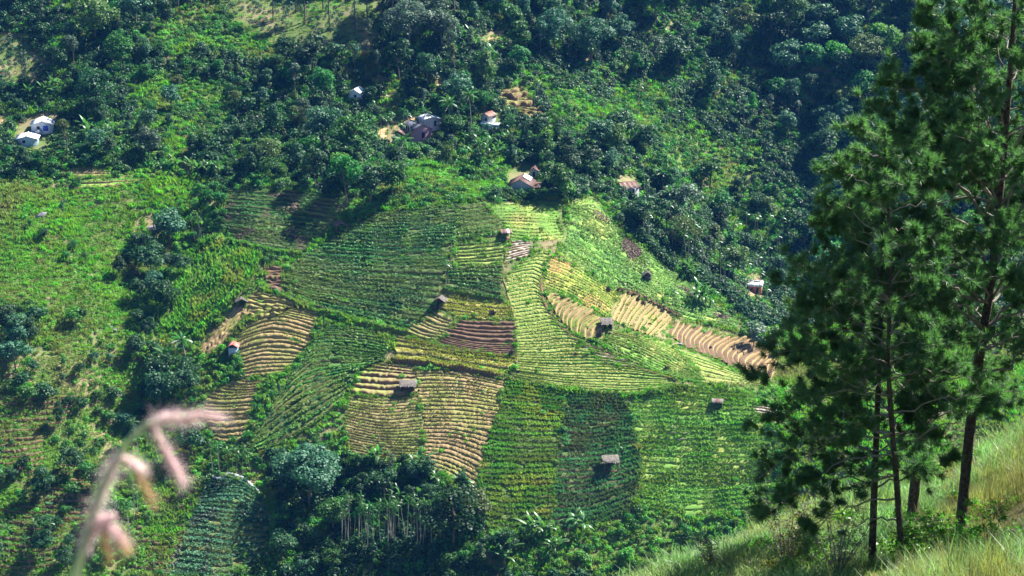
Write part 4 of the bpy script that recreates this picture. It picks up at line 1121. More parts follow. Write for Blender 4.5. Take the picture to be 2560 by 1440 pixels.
hand = [  # trees one can point to: kind, leaf, base px, base py, height m, width factor, own label
 ('broad', 'leaf_blue', 770, 1275, 19, 1.25, "huge blue grey round tree standing alone above the netted plot"),
 ('broad', 'leaf_dark', 1135, 1370, 17, 1.0, "tall dark tree at the right end of the palm grove below the tan plot"),
 ('broad', 'leaf_dark', 960, 1255, 10, 1.1, "dark bushy tree touching the foot of the yellow green stubble plot"),
 ('broad', 'leaf_dark', 905, 1270, 11, 1.0, "dark tree between the huge grey tree and the stubble plot"),
 ('small', 'leaf_bright', 183, 815, 6, 1.0, "small round lime green tree alone on the left pasture"),
 ('small', 'leaf_dark', 209, 822, 6.5, .6, "small dark slim tree right beside the lime green tree"),
 ('small', 'leaf_dark', 100, 830, 8, .9, "dark rounded tree left of the lime green tree"),
 ('broad', 'leaf_blue', 45, 880, 11, 1.2, "wide blue green tree cluster at the left edge of the pasture"),
 ('slim', 'leaf_grey', 62, 218, 14, 1.0, "thin dark stemmed tree on the bare slope at the left edge"),
 ('slim', 'leaf_olive', 165, 400, 14, 1.3, "tall olive leaved tree right beside the two white houses"),
 ('broad', 'leaf_grey', 372, 408, 13, 1.1, "wide grey tree with a pale bare trunk above the grassy terrace"),
 ('broad', 'leaf_dark', 242, 312, 10, 1.0, "round dark tree in the gully right of the white houses"),
 ('broad', 'leaf_blue', 430, 282, 9, .9, "pale blue green round tree on the shaded scrub slope"),
 ('broad', 'leaf_grey', 1025, 130, 19, 1.2, "big grey feathery tree at the top of the photo's middle grove"),
 ('broad', 'leaf_dark', 1000, 205, 17, 1.1, "large dark tree with a broad crown just under the grey feathery tree"),
 ('broad', 'leaf_olive', 1215, 215, 13, 1.1, "olive brown tree above the coconut palms"),
 ('broad', 'leaf_blue', 1480, 165, 19, 1.1, "very tall blue green tree over the shadow with the leaning pale trunk"),
 ('broad', 'leaf_bright', 2440, 620, 12, 1.2, "sunlit yellow green tree glowing behind the largest pine's trunk"), ('broad', 'leaf_bright', 2390, 690, 10, 1.2, "lower sunlit yellow green tree behind the largest pine's branches"), ('broad', 'leaf_bright', 2500, 720, 11, 1.2, "sunlit yellow green tree right of the largest pine's trunk"),
 ('broad', 'leaf_dark', 790, 480, 16, .9, "tall dark tree throwing a long shadow onto the half shaded terraces"), ('broad', 'leaf_mid', 868, 512, 17, .8, "tall tree above the rust roofed hut in shade"), ('broad', 'leaf_dark', 925, 512, 13, 1.0, "dark spreading tree over the top corner of the large dark green plot"),
 ('broad', 'leaf_mid', 980, 500, 12, .9, "mid green tree at the head of the large dark green plot"),
 ('broad', 'leaf_dark', 12, 850, 10, 1.0, "leftmost dark tree of the clump at the left edge of the pasture"), ('broad', 'leaf_dark', 75, 870, 9, 1.0, "dark tree in the middle of the clump left of the pasture"), ('broad', 'leaf_blue', 40, 930, 10, 1.1, "blue green tree below the clump at the pasture's left edge"),
 ('broad', 'leaf_dark', 110, 1250, 9, 1.1, "dark tree shading the lower left terraces"), ('broad', 'leaf_dark', 175, 1200, 10, .9, "dark tree over the stepped beds at the lower left"), ('broad', 'leaf_mid', 250, 1240, 10, .9, "mid green tree beside the blurred stem on the lower left"), ('small', 'leaf_dark', 262, 1330, 9, 1.0, "small dark tree low beside the blurred stem"), ('broad', 'leaf_dark', 330, 1130, 10, .9, "dark tree at the gully mouth under the blurred grass head"),
 ('broad', 'leaf_dark', 300, 700, 8, 1.1, "dark tree between the left meadow and the pasture"), ('broad', 'leaf_dark', 450, 700, 9, 1.0, "dark tree over the top of the shaded gully"), ('broad', 'leaf_dark', 410, 780, 10, 1.0, "dark tree inside the shaded gully left of the maize"), ('broad', 'leaf_dark', 375, 860, 9, 1.0, "dark tree lower in the shaded gully left of the maize"),
 ('small', 'leaf_olive', 1115, 425, 9, .55, "narrow upright brownish tree on the lit grass above the fields"),
 ('small', 'leaf_dark', 1190, 440, 10, .6, "slender dark tree between the brownish upright tree and the tiled house"),
 ('broad', 'leaf_dark', 1000, 480, 9, .8, "dark round tree at the edge of the lit grass above the big plot"),
 ('broad', 'leaf_mid', 1385, 500, 13, .95, "dense tree just right of the brown tiled house"),
 ('broad', 'leaf_dark', 1420, 470, 14, .9, "dark tree on the corner behind the lime turf plot"),
 ('small', 'leaf_bright', 1415, 500, 8, .8, "bright bushy tree at the top of the maize flank"),
 ('broad', 'leaf_grey', 1700, 560, 15, 1.2, "grey blue tree at the upper end of the palm grove"),
 ('slim', 'leaf_blue', 1860, 330, 15, 1.2, "pale yellow green tree lit among dark forest right of the glade"),
 ('broad', 'leaf_bright', 1880, 300, 11, .7, "bright narrow tree lit among the dark forest on the right"),
 ('broad', 'leaf_blue', 2105, 330, 14, .8, "grey green upright tree left of the near pine tops"),
 ('small', 'leaf_grey', 1885, 868, 8.5, 1.4, "grey bush-like tree casting the dark shadow on the brown terraces"),
 ('slim', 'leaf_blue', 810, 848, 8, .5, "slim young tree at the right end of the arched tan terraces"),
 ('slim', 'leaf_blue', 700, 1030, 9, .5, "slim ivy clad tree between the tan and green stepped plots"),
 ('broad', 'leaf_grey', 425, 690, 8, 1.2, "grey shrubby tree at the head of the dark gully on the left"),
 ('broad', 'leaf_dark', 480, 1140, 9, 1.1, "dark tree beside the lower tan terraces"),
 ('broad', 'leaf_dark', 150, 1080, 9, .6, "dark leafy column tree on the left grass terraces"),
 ('small', 'leaf_bright', 595, 1445, 4, 1.2, "yellow green bush at the bottom edge under the netted plot"),
 ('small', 'leaf_blue', 760, 1440, 5, 1.1, "pale grey green bush at the bottom edge"),
 ('slim', 'leaf_blue', 160, 560, 8, .7, "thin sparse tree casting a blue shade on the left meadow"),
 ('small', 'leaf_dark', 110, 600, 4, 1.6, "dark bushes in the middle of the left meadow"),
]
for h in hand:
    put(h[0], h[1], h[2], h[3], h[4], h[5], None, h[6])

HOUSES = [(108, 285, 332, 36), (72, 315, 362, 36), (1040, 296, 352, 42), (1074, 288, 325, 24), (1222, 280, 330, 26), (893, 214, 248, 20), (1304, 415, 480, 40), (1566, 443, 482, 28), (1888, 686, 734, 26), (955, 318, 356, 18), (1232, 88, 108, 24), (970, 1285, 1392, 112)]
def hides_house(x, y, H):
    for cx, y0, y1, hw in HOUSES:
        if abs(x - cx) < hw + H * 2.2 and y > y0 and y - H * 7.5 < y1 - 4: return True
    return False
def ok_spot(P, rad):
    for x, y, r2 in taken:
        if (P[0] - x) ** 2 + (P[1] - y) ** 2 < (rad * .8 + r2) ** 2:
            return False
    return True

FIELD_ALL = FIELD_PX
def forest(poly, n, choices, Hlo, Hhi, seed, gapn=None):
    r = np.random.default_rng(900 + seed)
    poly = np.asarray(poly, float)
    lo, hi = poly.min(0), poly.max(0)
    x = r.uniform(lo[0], hi[0], n * 6); y = r.uniform(lo[1], hi[1], n * 6)
    m = inside(poly, x, y); x, y = x[m], y[m]
    P = on_far(x, y)
    q = classify(x, y)
    got = 0
    for i in range(len(x)):
        if got >= n: break
        if REG[q[i]][0] in ('clear', 'tea') or any(inside(f, x[i], y[i]) for f in FIELD_ALL): continue
        if REG[q[i]][0] in ('scrub', 'lush', 'meadow') and r.uniform() < .6: continue
        kind, mat = choices[r.choice(len(choices), p=np.array([c[2] for c in choices]) / sum(c[2] for c in choices))][:2]
        H = r.uniform(Hlo, Hhi) * (.55 if kind == 'small' else 1)
        if hides_house(x[i], y[i], H) or not ok_spot(P[i], H * .22): continue
        put(kind, mat, x[i], y[i], H, r.uniform(.85, 1.2), P[i]); got += 1
    return got
B, SL, SM = 'broad', 'slim', 'small'
mixR = [(B, 'leaf_dark', 2.6), (B, 'leaf_blue', 2.6), (B, 'leaf_mid', 2.8), (B, 'leaf_bright', .5), (SL, 'leaf_blue', .8), (SM, 'leaf_mid', 1.2)]
mixR += [(B, 'leaf_olive', .7), (SL, 'leaf_grey', .5)]
mixM = [(B, 'leaf_dark', 3), (B, 'leaf_mid', 2.5), (B, 'leaf_blue', 1.4), (B, 'leaf_olive', .8), (SM, 'leaf_mid', 2), (SM, 'leaf_dark', 1.5), (SL, 'leaf_grey', .7), (SM, 'leaf_bright', .8)]
tot = 0
tot += forest([(1480, -40), (2700, -40), (2700, 120), (1480, 130)], 34, mixR, 12, 21, 1)
tot += forest([(1560, 110), (2650, 110), (2650, 330), (1900, 330), (1700, 240), (1560, 240)], 52, mixR, 10, 19, 2)
tot += forest([(1860, 320), (2650, 320), (2650, 760), (1990, 740), (1960, 640), (1940, 520)], 46, mixR, 9, 17, 3)
tot += forest([(1540, 440), (1700, 420), (1940, 470), (1960, 700), (1960, 800), (1830, 740), (1700, 650), (1600, 580)], 38, mixM, 7, 13, 4)
tot += forest([(1130, -40), (1500, -40), (1480, 140), (1320, 230), (1200, 220), (1130, 130)], 26, mixR, 10, 20, 5)
tot += forest([(840, 60), (960, 20), (1140, 20), (1150, 200), (1080, 260), (940, 220), (860, 180)], 20, [(SL, 'leaf_grey', 3), (SL, 'leaf_blue', 2), (B, 'leaf_dark', 2), (B, 'leaf_grey', 1.5), (SL, 'leaf_olive', 1)], 12, 20, 6)
tot += forest([(640, 140), (860, 130), (900, 300), (930, 420), (860, 480), (600, 460), (560, 420), (600, 260)], 40, mixM, 7, 17, 7)
tot += forest([(-60, -40), (560, -40), (420, 90), (320, 160), (240, 330), (160, 280), (120, 160), (80, 60)], 36, mixM + [(SL, 'leaf_grey', 2), (SL, 'leaf_olive', 1.5)], 7, 18, 8)
tot += forest([(240, 140), (640, 130), (600, 260), (480, 420), (380, 420), (250, 380)], 22, mixM, 5, 9, 9)
tot += forest([(900, 240), (1260, 240), (1290, 420), (960, 440), (880, 380)], 38, mixM + [(SL, 'leaf_grey', 1.5), (SL, 'leaf_mid', 1.5)], 5, 13, 10)
tot += forest([(1290, 340), (1560, 320), (1640, 420), (1540, 460), (1340, 440)], 22, mixM, 6, 12, 11)
tot += forest([(-60, 330), (140, 350), (300, 400), (140, 430), (-60, 440)], 16, mixM, 5, 9, 12)
tot += forest([(690, 1230), (900, 1170), (1060, 1190), (1190, 1260), (1240, 1350), (1400, 1440), (660, 1450)], 26, mixM, 6, 11, 13)
tot += forest([(1240, 1350), (1600, 1300), (1860, 1300), (1700, 1440), (1300, 1440)], 9, [(SM, 'leaf_mid', 2), (SM, 'leaf_bright', 2)], 5, 8, 14)
tot += forest([(-40, 880), (300, 900), (340, 1090), (-40, 1000)], 18, [(SM, 'leaf_mid', 2), (SM, 'leaf_dark', 2), (SM, 'leaf_blue', 1)], 6, 10, 15)
tot += forest([(-40, 1180), (330, 1180), (330, 1440), (-40, 1440)], 22, [(SM, 'leaf_mid', 2), (SM, 'leaf_dark', 2), (B, 'leaf_dark', .6)], 6, 11, 16)
tot += forest([(330, 640), (480, 600), (360, 800), (350, 1080), (470, 1100), (480, 900), (330, 900)], 34, [(B, 'leaf_dark', 3), (SM, 'leaf_dark', 1.5), (B, 'leaf_blue', 1)], 8, 13, 17)
tot += forest([(480, 470), (560, 480), (540, 600), (440, 640), (400, 560)], 9, [(SM, 'leaf_mid', 2), (SM, 'leaf_bright', 1)], 6, 9, 18)
tot += forest([(0, 470), (360, 470), (340, 700), (0, 620)], 7, [(SM, 'leaf_mid', 2), (SM, 'leaf_dark', 1)], 4, 7, 19)
print("trees", len(TREES))

# where a thing stands, said with what stands near it
ZONES = [((95, 320), "around the two white houses at the left edge"), ((40, 120), "on the bare slope at the upper left edge"), ((250, 40), "in the dark wood at the top left corner"), ((430, 80), "on the upper left scrub hill"),
 ((480, 300), "on the scrub slope below the tea hill"), ((250, 260), "in the gully right of the white houses"), ((330, 410), "above the stony grass terrace"), ((700, 250), "in the shaded hollow below the tea hill"), ((680, 400), "in the dark wood above the shaded terraces"),
 ((820, 400), "left of the slate roofed house"), ((900, 230), "near the small white roof in the trees"), ((940, 80), "in the grove right of the tea hill"), ((1080, 120), "below the grey feathery tree"), ((1060, 260), "behind the slate roofed house"), ((1040, 400), "just below the slate roofed house"),
 ((1190, 240), "around the coconut palms"), ((1230, 350), "below the coconut palms"), ((1300, 100), "beside the upper bare orange clearing"), ((1400, 30), "at the top edge above the leaning pale trunk"), ((1330, 400), "just above the brown tiled house"), ((1460, 400), "between the tiled house and the rusty roofed house"),
 ((1580, 420), "around the rusty roofed house"), ((1560, 60), "in the top forest right of the tall blue green tree"), ((1700, 40), "in the top forest right of centre"), ((1850, 40), "in the top forest nearer the pines"), ((2050, 30), "in the top right forest left of the pine top"), ((2300, 30), "in the forest behind the pine top"),
 ((1650, 180), "in the forest beside the long lit glade"), ((1780, 200), "in the middle right forest under the top rows"), ((1930, 180), "in the dense right forest"), ((2080, 200), "in the right forest beside the pine branches"), ((2350, 200), "in the forest behind the pine branches"), ((2000, 400), "in the shaded forest left of the pines"), ((2300, 480), "behind the pines' upper branches"), ((2350, 680), "behind the pines' middle branches"),
 ((1620, 520), "at the top of the palm grove"), ((1760, 600), "in the palm grove"), ((1880, 620), "above the white and brick house"), ((1930, 740), "beside the white and brick house"), ((760, 1350), "below the huge grey tree"), ((950, 1230), "at the foot of the stubble plot"), ((1000, 1400), "in the ravine under the palm stems"), ((1200, 1400), "in the ravine below the bright green plot"), ((1450, 1380), "in the ravine thicket below the weedy plot"), ((1700, 1360), "in the thicket beside the near grassy bank"),
 ((100, 940), "on the lower left pasture"), ((270, 1000), "on the grass terraces left of the gully"), ((80, 1300), "on the terraces at the lower left corner"), ((280, 1330), "beside the blurred grass stem's foot"), ((380, 740), "in the upper dark gully on the left"), ((360, 900), "in the middle of the dark gully on the left"), ((430, 1040), "in the gully mouth beside the blurred grass head"), ((500, 540), "left of the shaded terraces"), ((200, 560), "on the bright left meadow"), ((600, 850), "beside the arched tan terraces"), ((600, 1130), "beside the lower tan terraces"), ((890, 1340), "in the left third of the bare stemmed palm grove"), ((970, 1342), "in the middle of the bare stemmed palm grove"), ((1050, 1346), "in the right third of the bare stemmed palm grove"), ((1680, 660), "at the left side of the right palm grove"), ((1820, 760), "in front of the white and brick house"), ((560, 1190), "behind the white plastic fence"), ((1120, 640), "in the large dark green plot"), ((1690, 760), "on the maize flank"), ((1500, 1140), "in the weedy dark plot"), ((1250, 540), "beside the lime turf plot")]
ZC = np.array([z[0] for z in ZONES], float)
ORD = ["first", "second", "third", "fourth", "fifth", "sixth", "seventh", "eighth", "ninth", "tenth", "eleventh", "twelfth", "thirteenth", "fourteenth", "fifteenth", "sixteenth", "seventeenth", "eighteenth", "nineteenth", "twentieth"]
ORD = ORD + ["twenty-" + o for o in ORD[:9]] + ["thirtieth"] + ["thirty-" + o for o in ORD[:9]]
def name_by_place(items, noun):
    """items: dicts with px, py; fills item['label'] with kind, place and order from the left"""
    groups = {}
    for it in items:
        z = int(np.argmin(((ZC - [it['px'], it['py']]) ** 2).sum(1)))
        groups.setdefault((noun(it), z), []).append(it)
    # order runs from left to right among those of one look and place
    for (nn, z), L in groups.items():
        L.sort(key=lambda i: i['px'])
        for q, it in enumerate(L):
            it['label'] = f"{nn} {ZONES[z][1]}" if len(L) == 1 else f"{ORD[q]} {nn} {ZONES[z][1]}"

TONE = {'leaf_dark': 'dark green', 'leaf_mid': 'mid green', 'leaf_blue': 'blue green', 'leaf_bright': 'bright green', 'leaf_olive': 'olive', 'leaf_grey': 'grey green'}
KN = {'broad': ('broadleaf tree', 'tree'), 'slim': ('slender tree', 'tree'), 'small': ('small tree', 'tree')}
name_by_place([t for t in TREES if not t['note']], lambda t: f"{TONE[t['mat']]} {KN[t['kind']][0]}")
rt = np.random.default_rng(5)
for t in TREES:
    var = KIND[t['kind']].get(t['mat'])
    if var is None:
        var = KIND['broad']['leaf_dark']
        if t['kind'] in KIND and 'leaf_grey' == t['mat']:
            pass
    tr, cr, H0 = var[6] if t['kind'] == 'broad' and t['H'] >= 18 else var[rt.integers(0, min(6, len(var)))]
    s = t['H'] / H0
    o = thing({'broad': 'broadleaf_tree', 'slim': 'slender_tree', 'small': 'small_tree'}[t['kind']], t['note'] or t['label'], 'tree', t['P'], rt.uniform(0, 6.28), "trees on the valley side", (s * t['wide'], s * t['wide'], s))
    link('trunk', tr, o); link('crown', cr, o)

# ---- palms and bananas
PALMS = []
def palm(px, py, H, kind='areca', note=None):
    PALMS.append(dict(px=px, py=py, H=H, kind=kind, note=note, P=pt(px, py)))
r = np.random.default_rng(77)
palm(1128, 686, 10.5, note="slim palm with a dark head standing in the large dark green plot")
palm(1117, 720, 7.5, note="shorter palm just left below the slim palm in the dark green plot")
palm(1686, 812, 10.5, note="single thin palm in front of the round bare patch")
palm(1243, 575, 10, note="left of two thin palms beside the rust roofed hut"); palm(1255, 572, 9, note="right of two thin palms beside the rust roofed hut")
palm(1548, 1178, 7, note="thin small crowned palm at the flat thatched hut's right corner")
for i, (x, y) in enumerate([(488, 610), (500, 604), (506, 608)]):
    palm(x, y, 8.5 - i * .7, note=["tallest of three palms above the maize slope", "middle palm of three above the maize slope", "right palm of three above the maize slope"][i])
for i in range(44):                                     # the grove with bare stems at the bottom
    palm(852 + (i % 22) * 10.8 + r.normal(0, 6), 1354 + (i // 22) * 18 + r.normal(0, 9) + (i % 22) * .5, r.uniform(9.5, 14))
for x, y in [(535, 1190), (552, 1195), (570, 1192), (590, 1188), (608, 1192), (580, 1180), (545, 1180), (625, 1185)]:
    palm(x + r.uniform(-3, 3), y, r.uniform(6, 9))
for x, y in [(328, 1370), (334, 1310), (342, 1300), (345, 1295), (97, 1395), (112, 1400), (128, 1395), (10, 1400), (25, 1405), (350, 1145), (75, 1420)]:
    palm(x, y, r.uniform(8, 11))
for i in range(46):                                     # grove on the right
    for _ in range(20):
        x, y = r.uniform(1590, 1960), r.uniform(590, 830)
        if inside([(1590, 600), (1640, 560), (1800, 560), (1960, 620), (1960, 830), (1880, 810), (1720, 690)], np.array([x]), np.array([y]))[0]: break
    palm(x, y, r.uniform(8, 12.5))
for x, y, H in [(1663, 310, 9), (1692, 330, 8), (1596, 275, 9), (1498, 215, 8), (1345, 270, 9), (1612, 520, 11), (1618, 530, 10), (1622, 615, 9), (1606, 600, 12)]:
    palm(x, y, H)
for x, y, H in [(1020, 352, 9), (1031, 360, 10), (1040, 350, 9), (1058, 346, 9.5), (1065, 342, 9), (1008, 340, 9), (968, 355, 8), (985, 345, 8), (950, 350, 8), (1075, 350, 8), (1010, 365, 7), (1180, 395, 8), (1160, 390, 7), (1215, 370, 8), (1250, 320, 7), (1275, 330, 8), (1335, 300, 8), (1190, 215, 8)]:
    palm(x, y, H)
COCO = [(1125, 335, 11, "left of the two big coconut palms above the slate roofed house"), (1178, 325, 12, "right of the two big coconut palms above the slate roofed house"), (1000, 395, 6, "leaning young coconut palm below the slate roofed house"), (2070, 560, 9, "coconut palm lit at the edge of the near pines"), (1680, 560, 10, "coconut palm in the shade below the rusty roofed house"), (1655, 500, 9, "coconut palm at the top of the palm grove"),
        (1690, 270, 8, "coconut palm at the end of the lit glade"), (410, 935, 6, "coconut palm in the gully left of the tan furrows"), (378, 1000, 6, "lower coconut palm in the gully below the tan furrows"), (464, 900, 6, "spreading palm at the lower tip of the tan furrows")]
name_by_place([p for p in PALMS if not p['note']], lambda p: "slim stemmed palm")
for p in PALMS:
    i = r.integers(0, 3)
    tr, tip = ARECA_T[i]
    s = p['H'] / 10
    o = thing('palm_tree', p['note'] or p['label'], 'palm', p['P'], r.uniform(0, 6.28), "slim palms on the valley side")
    o.rotation_euler = (r.normal(0, .045), r.normal(0, .045), o.rotation_euler[2])
    link('trunk', tr, o, scale=(min(s, 1.1), min(s, 1.1), s))
    link('crown', ARECA[r.integers(0, 3)], o, loc=(tip[0] * min(s, 1.1), tip[1], tip[2] * s - .1), rot=(0, 0, r.uniform(0, 6.28)), scale=r.uniform(.85, 1.15))
for x, y, H, lab in COCO:
    tr, tip = COCO_T[r.integers(0, 2)]
    s = H / 11
    o = thing('coconut_palm', lab, 'palm', pt(x, y), r.uniform(0, 6.28), "coconut palms")
    link('trunk', tr, o, scale=(1, 1, s))
    for az, tl in ring(17, 1.2, -.55, r):
        link('frond', COCO_F[r.integers(0, 2)], o, loc=(tip[0], tip[1], tip[2] * s - .1), rot=(Matrix.Rotation(az, 3, 'Z') @ Matrix.Rotation(-tl, 3, 'Y')).to_euler(), scale=r.uniform(.8, 1.05))
BAN = []
def bananas(pts, H=1.0):
    for x, y in pts:
        BAN.append(dict(px=x, py=y, H=H * r.uniform(1.0, 1.6), P=pt(x, y)))
bananas([(165, 135), (120, 235), (130, 225), (82, 245), (70, 250), (215, 335), (220, 355), (240, 390), (250, 395), (110, 245)], 1.2)
bananas([(400, 430), (440, 428), (480, 432), (510, 438), (525, 435), (495, 442), (545, 440)])
bananas([(985, 100), (1190, 130), (1300, 95), (1320, 100), (1230, 155), (1290, 120), (1310, 85), (1325, 130), (1180, 110)], 1.3)
bananas([(1650, 75), (1640, 90), (1660, 85)], 1.2)
bananas([(1740, 760), (1755, 765), (1765, 758), (1720, 690), (1730, 700), (1750, 745), (1775, 770)], 1.3)
bananas([(1160, 400), (1230, 370), (1250, 380), (1300, 400), (1290, 370), (1310, 380), (1270, 360), (1325, 370), (1240, 400), (1200, 380), (1330, 390), (1220, 390), (1285, 390), (1180, 400)], 1.1)
bananas([(1040, 1190), (1050, 1185), (1030, 1195), (1065, 1195), (1090, 1215), (1155, 1235), (1165, 1230), (930, 1170), (945, 1165), (1000, 1260), (1050, 1270)], 1.3)
bananas([(1260, 1370), (1270, 1400), (1262, 1420), (1330, 1350), (1345, 1345), (1360, 1350), (1320, 1360), (1385, 1340), (1440, 1330), (1455, 1340), (1380, 1390), (1395, 1385)], 1.3)
bananas([(395, 800), (420, 780), (430, 770), (385, 930), (370, 925)], 1.1)
bananas([(2520, 890), (2535, 905), (2500, 880)], 1.4)
bananas([(960, 250), (1000, 260), (930, 270), (1010, 245)], 1.0)
name_by_place(BAN, lambda b: "broad leaved banana plant")
for b in BAN:
    o = thing('banana_plant', b['label'], 'banana plant', b['P'], r.uniform(0, 6.28), "banana plants", b['H'])
    link('stem', BAN_S, o)
    for q in range(8):
        link('leaf', BAN_L[q % 3], o, loc=(.05, .02, 1.65), rot=(Matrix.Rotation(q * 2.4 + r.uniform(-.3, .3), 3, 'Z') @ Matrix.Rotation(-.75 + q * .17, 3, 'Y')).to_euler(), scale=r.uniform(.8, 1.1))

# tall bare pine stems whose crowns leave the picture at the top
mbp = MB(); mbp.tube(bent((0, 0, -.5), (.2, .1, 15), 8, np.random.default_rng(3), .05), np.linspace(.26, .14, 8), 7)
PT = mbp.mesh("trunk", [M['bark_pine']], True)
_, V, F, = None, *tree_meshes(141, 20, 6, 10, 14, .42, 900, 'column', .2, .24, .6)[1:]
PCROWN = mesh_np("crown", V, F, [M['leaf_grey']])
for x, y, lab in [(683, 55, "leftmost tall bare stem on the tea hill"), (763, 60, "tall bare stem in the middle of the tea hill"), (808, 28, "short dark stem at the top edge of the tea hill"), (824, 75, "thin leaning stem on the tea hill"), (888, 80, "tall straight stem at the right side of the tea hill"), (918, 52, "rightmost tall stem on the tea hill"), (446, 22, "thin pale stem at the top of the scrub hill"), (740, 30, "short stem between the two tall stems on the tea hill"), (1000, 82, "dark stem inside the grey feathery grove")]:
    o = thing('pine_tree', lab, 'tree', pt(x, y), r.uniform(0, 6), "tall stems on the tea hill", r.uniform(.85, 1.1))
    link('trunk', PT, o); link('crown', PCROWN, o)
# ------------------------------------------------------------------ houses and huts
rh_ = np.random.default_rng(21)

def slab(p00, p10, p11, p01, th, jit=0.0, r=rh_, nx=1):
    """a thin sheet over four corners, thickness downwards; nx > 1 gives it shallow ribs"""
    P = [np.asarray(p, float) for p in (p00, p10, p11, p01)]
    n = np.cross(P[1] - P[0], P[3] - P[0]); n /= np.linalg.norm(n) + 1e-9
    if n[2] < 0: n = -n
    rows = []
    for k in range(nx + 1):
        t = k / nx
        off = n * (.035 * (k % 2) if nx > 1 else 0)
        rows.append((P[0] * (1 - t) + P[1] * t + off + r.normal(0, jit, 3), P[3] * (1 - t) + P[2] * t + off + r.normal(0, jit, 3)))
    top = np.array([q for ab in rows for q in ab]); bot = top - n * th
    V = np.r_[top, bot]; m = len(top)
    F = []
    for k in range(nx):
        a = 2 * k
        F += [(a, a + 2, a + 3, a + 1), (m + a, m + a + 1, m + a + 3, m + a + 2), (a, m + a, m + a + 2, a + 2), (a + 1, a + 3, m + a + 3, m + a + 1)]
    F += [(0, 1, m + 1, m), (2 * nx, m + 2 * nx, m + 2 * nx + 1, 2 * nx + 1)]
    return V, np.array(F)

def roof_plane(root, name, e0, e1, r1, r0, mats, sheets, th=.05, ribs=6, jit=.02):
    """one roof slope from eaves e0-e1 to ridge r0-r1, laid in separate sheets"""
    e0, e1, r0, r1 = (np.asarray(p, float) for p in (e0, e1, r0, r1))
    for q in range(sheets):
        a, b = q / sheets, (q + 1) / sheets
        lift = np.array([0, 0, .025 * (q % 2) + rh_.uniform(0, .02)])
        V, F = slab(e0 * (1 - a) + e1 * a + lift, e0 * (1 - b) + e1 * b + lift + (e1 - e0) * .008, r0 * (1 - b) + r1 * b + lift + (e1 - e0) * .008, r0 * (1 - a) + r1 * a + lift, th, jit, nx=ribs)
        m = mats if isinstance(mats, str) else mats[q % len(mats)]
        link(name, mesh_np(name, V, F, [M[m]]), root)

def house(name, label, cat, px, py, w_, d, h, rise, yaw, wall, roof, over=.4, ridge='y', sheets=5, openings=(), skill=0, z=0.0, group="houses on the valley side", roofname='roof_sheet'):
    P = pt(px, py); P[2] += z
    o = thing(name, label, cat, P, math.radians(yaw), group)
    mb = MB()
    x, y = w_ / 2, d / 2
    f = -1.6
    if ridge == 'y':
        V = [(-x, -y, f), (x, -y, f), (x, -y, h), (0, -y, h + rise), (-x, -y, h), (-x, y, f), (x, y, f), (x, y, h), (0, y, h + rise), (-x, y, h)]
        mb.add(V, [(0, 1, 2, 4), (5, 9, 7, 6), (0, 4, 9, 5), (1, 6, 7, 2)]); 
        mb.f.append(np.array([(4, 2, 3), (9, 8, 7)])); mb.m.append(np.zeros(2, int))
    else:
        V = [(-x, -y, f), (x, -y, f), (x, -y, h), (-x, -y, h), (-x, y, f), (x, y, f), (x, y, h), (-x, y, h), (-x, 0, h + rise), (x, 0, h + rise)]
        mb.add(V, [(0, 1, 2, 3), (4, 7, 6, 5), (0, 3, 7, 4), (1, 5, 6, 2)])
        mb.f.append(np.array([(3, 8, 7), (2, 6, 9)])); mb.m.append(np.zeros(2, int))
    link('wall', mb.mesh('wall', [M[wall]]), o)
    k = over; zo = over * rise / (x if ridge == 'y' else y)
    if ridge == 'y':
        rm = roof if isinstance(roof, tuple) else (roof, roof)
        roof_plane(o, roofname, (-x - k, y + k, h - zo + .06), (-x - k, -y - k, h - zo + .06), (0, -y - k, h + rise + .06), (0, y + k, h + rise + .06), rm[0], sheets)
        roof_plane(o, roofname, (x + k, -y - k, h - zo + .06), (x + k, y + k, h - zo + .06), (0, y + k, h + rise + .06), (0, -y - k, h + rise + .06), rm[1], sheets)
        cap = MB(); cap.box((-.14, -y - k, h + rise + .07), (.14, y + k, h + rise + .17)); link('ridge_cap', cap.mesh('ridge_cap', [M[rm[0] if isinstance(rm[0], str) else rm[0][0]]]), o)
    else:
        rm = roof if isinstance(roof, tuple) else (roof, roof)
        roof_plane(o, roofname, (-x - k, -y - k, h - zo + .06), (x + k, -y - k, h - zo + .06), (x + k, 0, h + rise + .06), (-x - k, 0, h + rise + .06), rm[0], sheets)
        roof_plane(o, roofname, (x + k, y + k, h - zo + .06), (-x - k, y + k, h - zo + .06), (-x - k, 0, h + rise + .06), (x + k, 0, h + rise + .06), rm[1], sheets)
        cap = MB(); cap.box((-x - k, -.14, h + rise + .07), (x + k, .14, h + rise + .17)); link('ridge_cap', cap.mesh('ridge_cap', [M[rm[0] if isinstance(rm[0], str) else rm[0][0]]]), o)
    for kind, cx, z0, ww, hh, mt in openings:
        b = MB(); b.box((cx - ww / 2, -y - .06, z0), (cx + ww / 2, -y - .005, z0 + hh)); q = link(kind, b.mesh(kind, [M[mt]]), o)
        if kind == 'window':
            fr = MB()
            for lo, hi in (((cx - ww / 2 - .07, z0 - .07), (cx + ww / 2 + .07, z0)), ((cx - ww / 2 - .07, z0 + hh), (cx + ww / 2 + .07, z0 + hh + .07)), ((cx - ww / 2 - .07, z0), (cx - ww / 2, z0 + hh)), ((cx + ww / 2, z0), (cx + ww / 2 + .07, z0 + hh))):
                fr.box((lo[0], -y - .09, lo[1]), (hi[0], -y - .004, hi[1]))
            link('frame', fr.mesh('frame', [M['bark']]), q)
    return o

def lean_to(o, x0, x1, y0, y1, z0, z1, mats, sheets=4, name='roof_sheet'):
    roof_plane(o, name, (x0, y0, z0), (x1, y0, z0), (x1, y1, z1), (x0, y1, z1), mats, sheets)

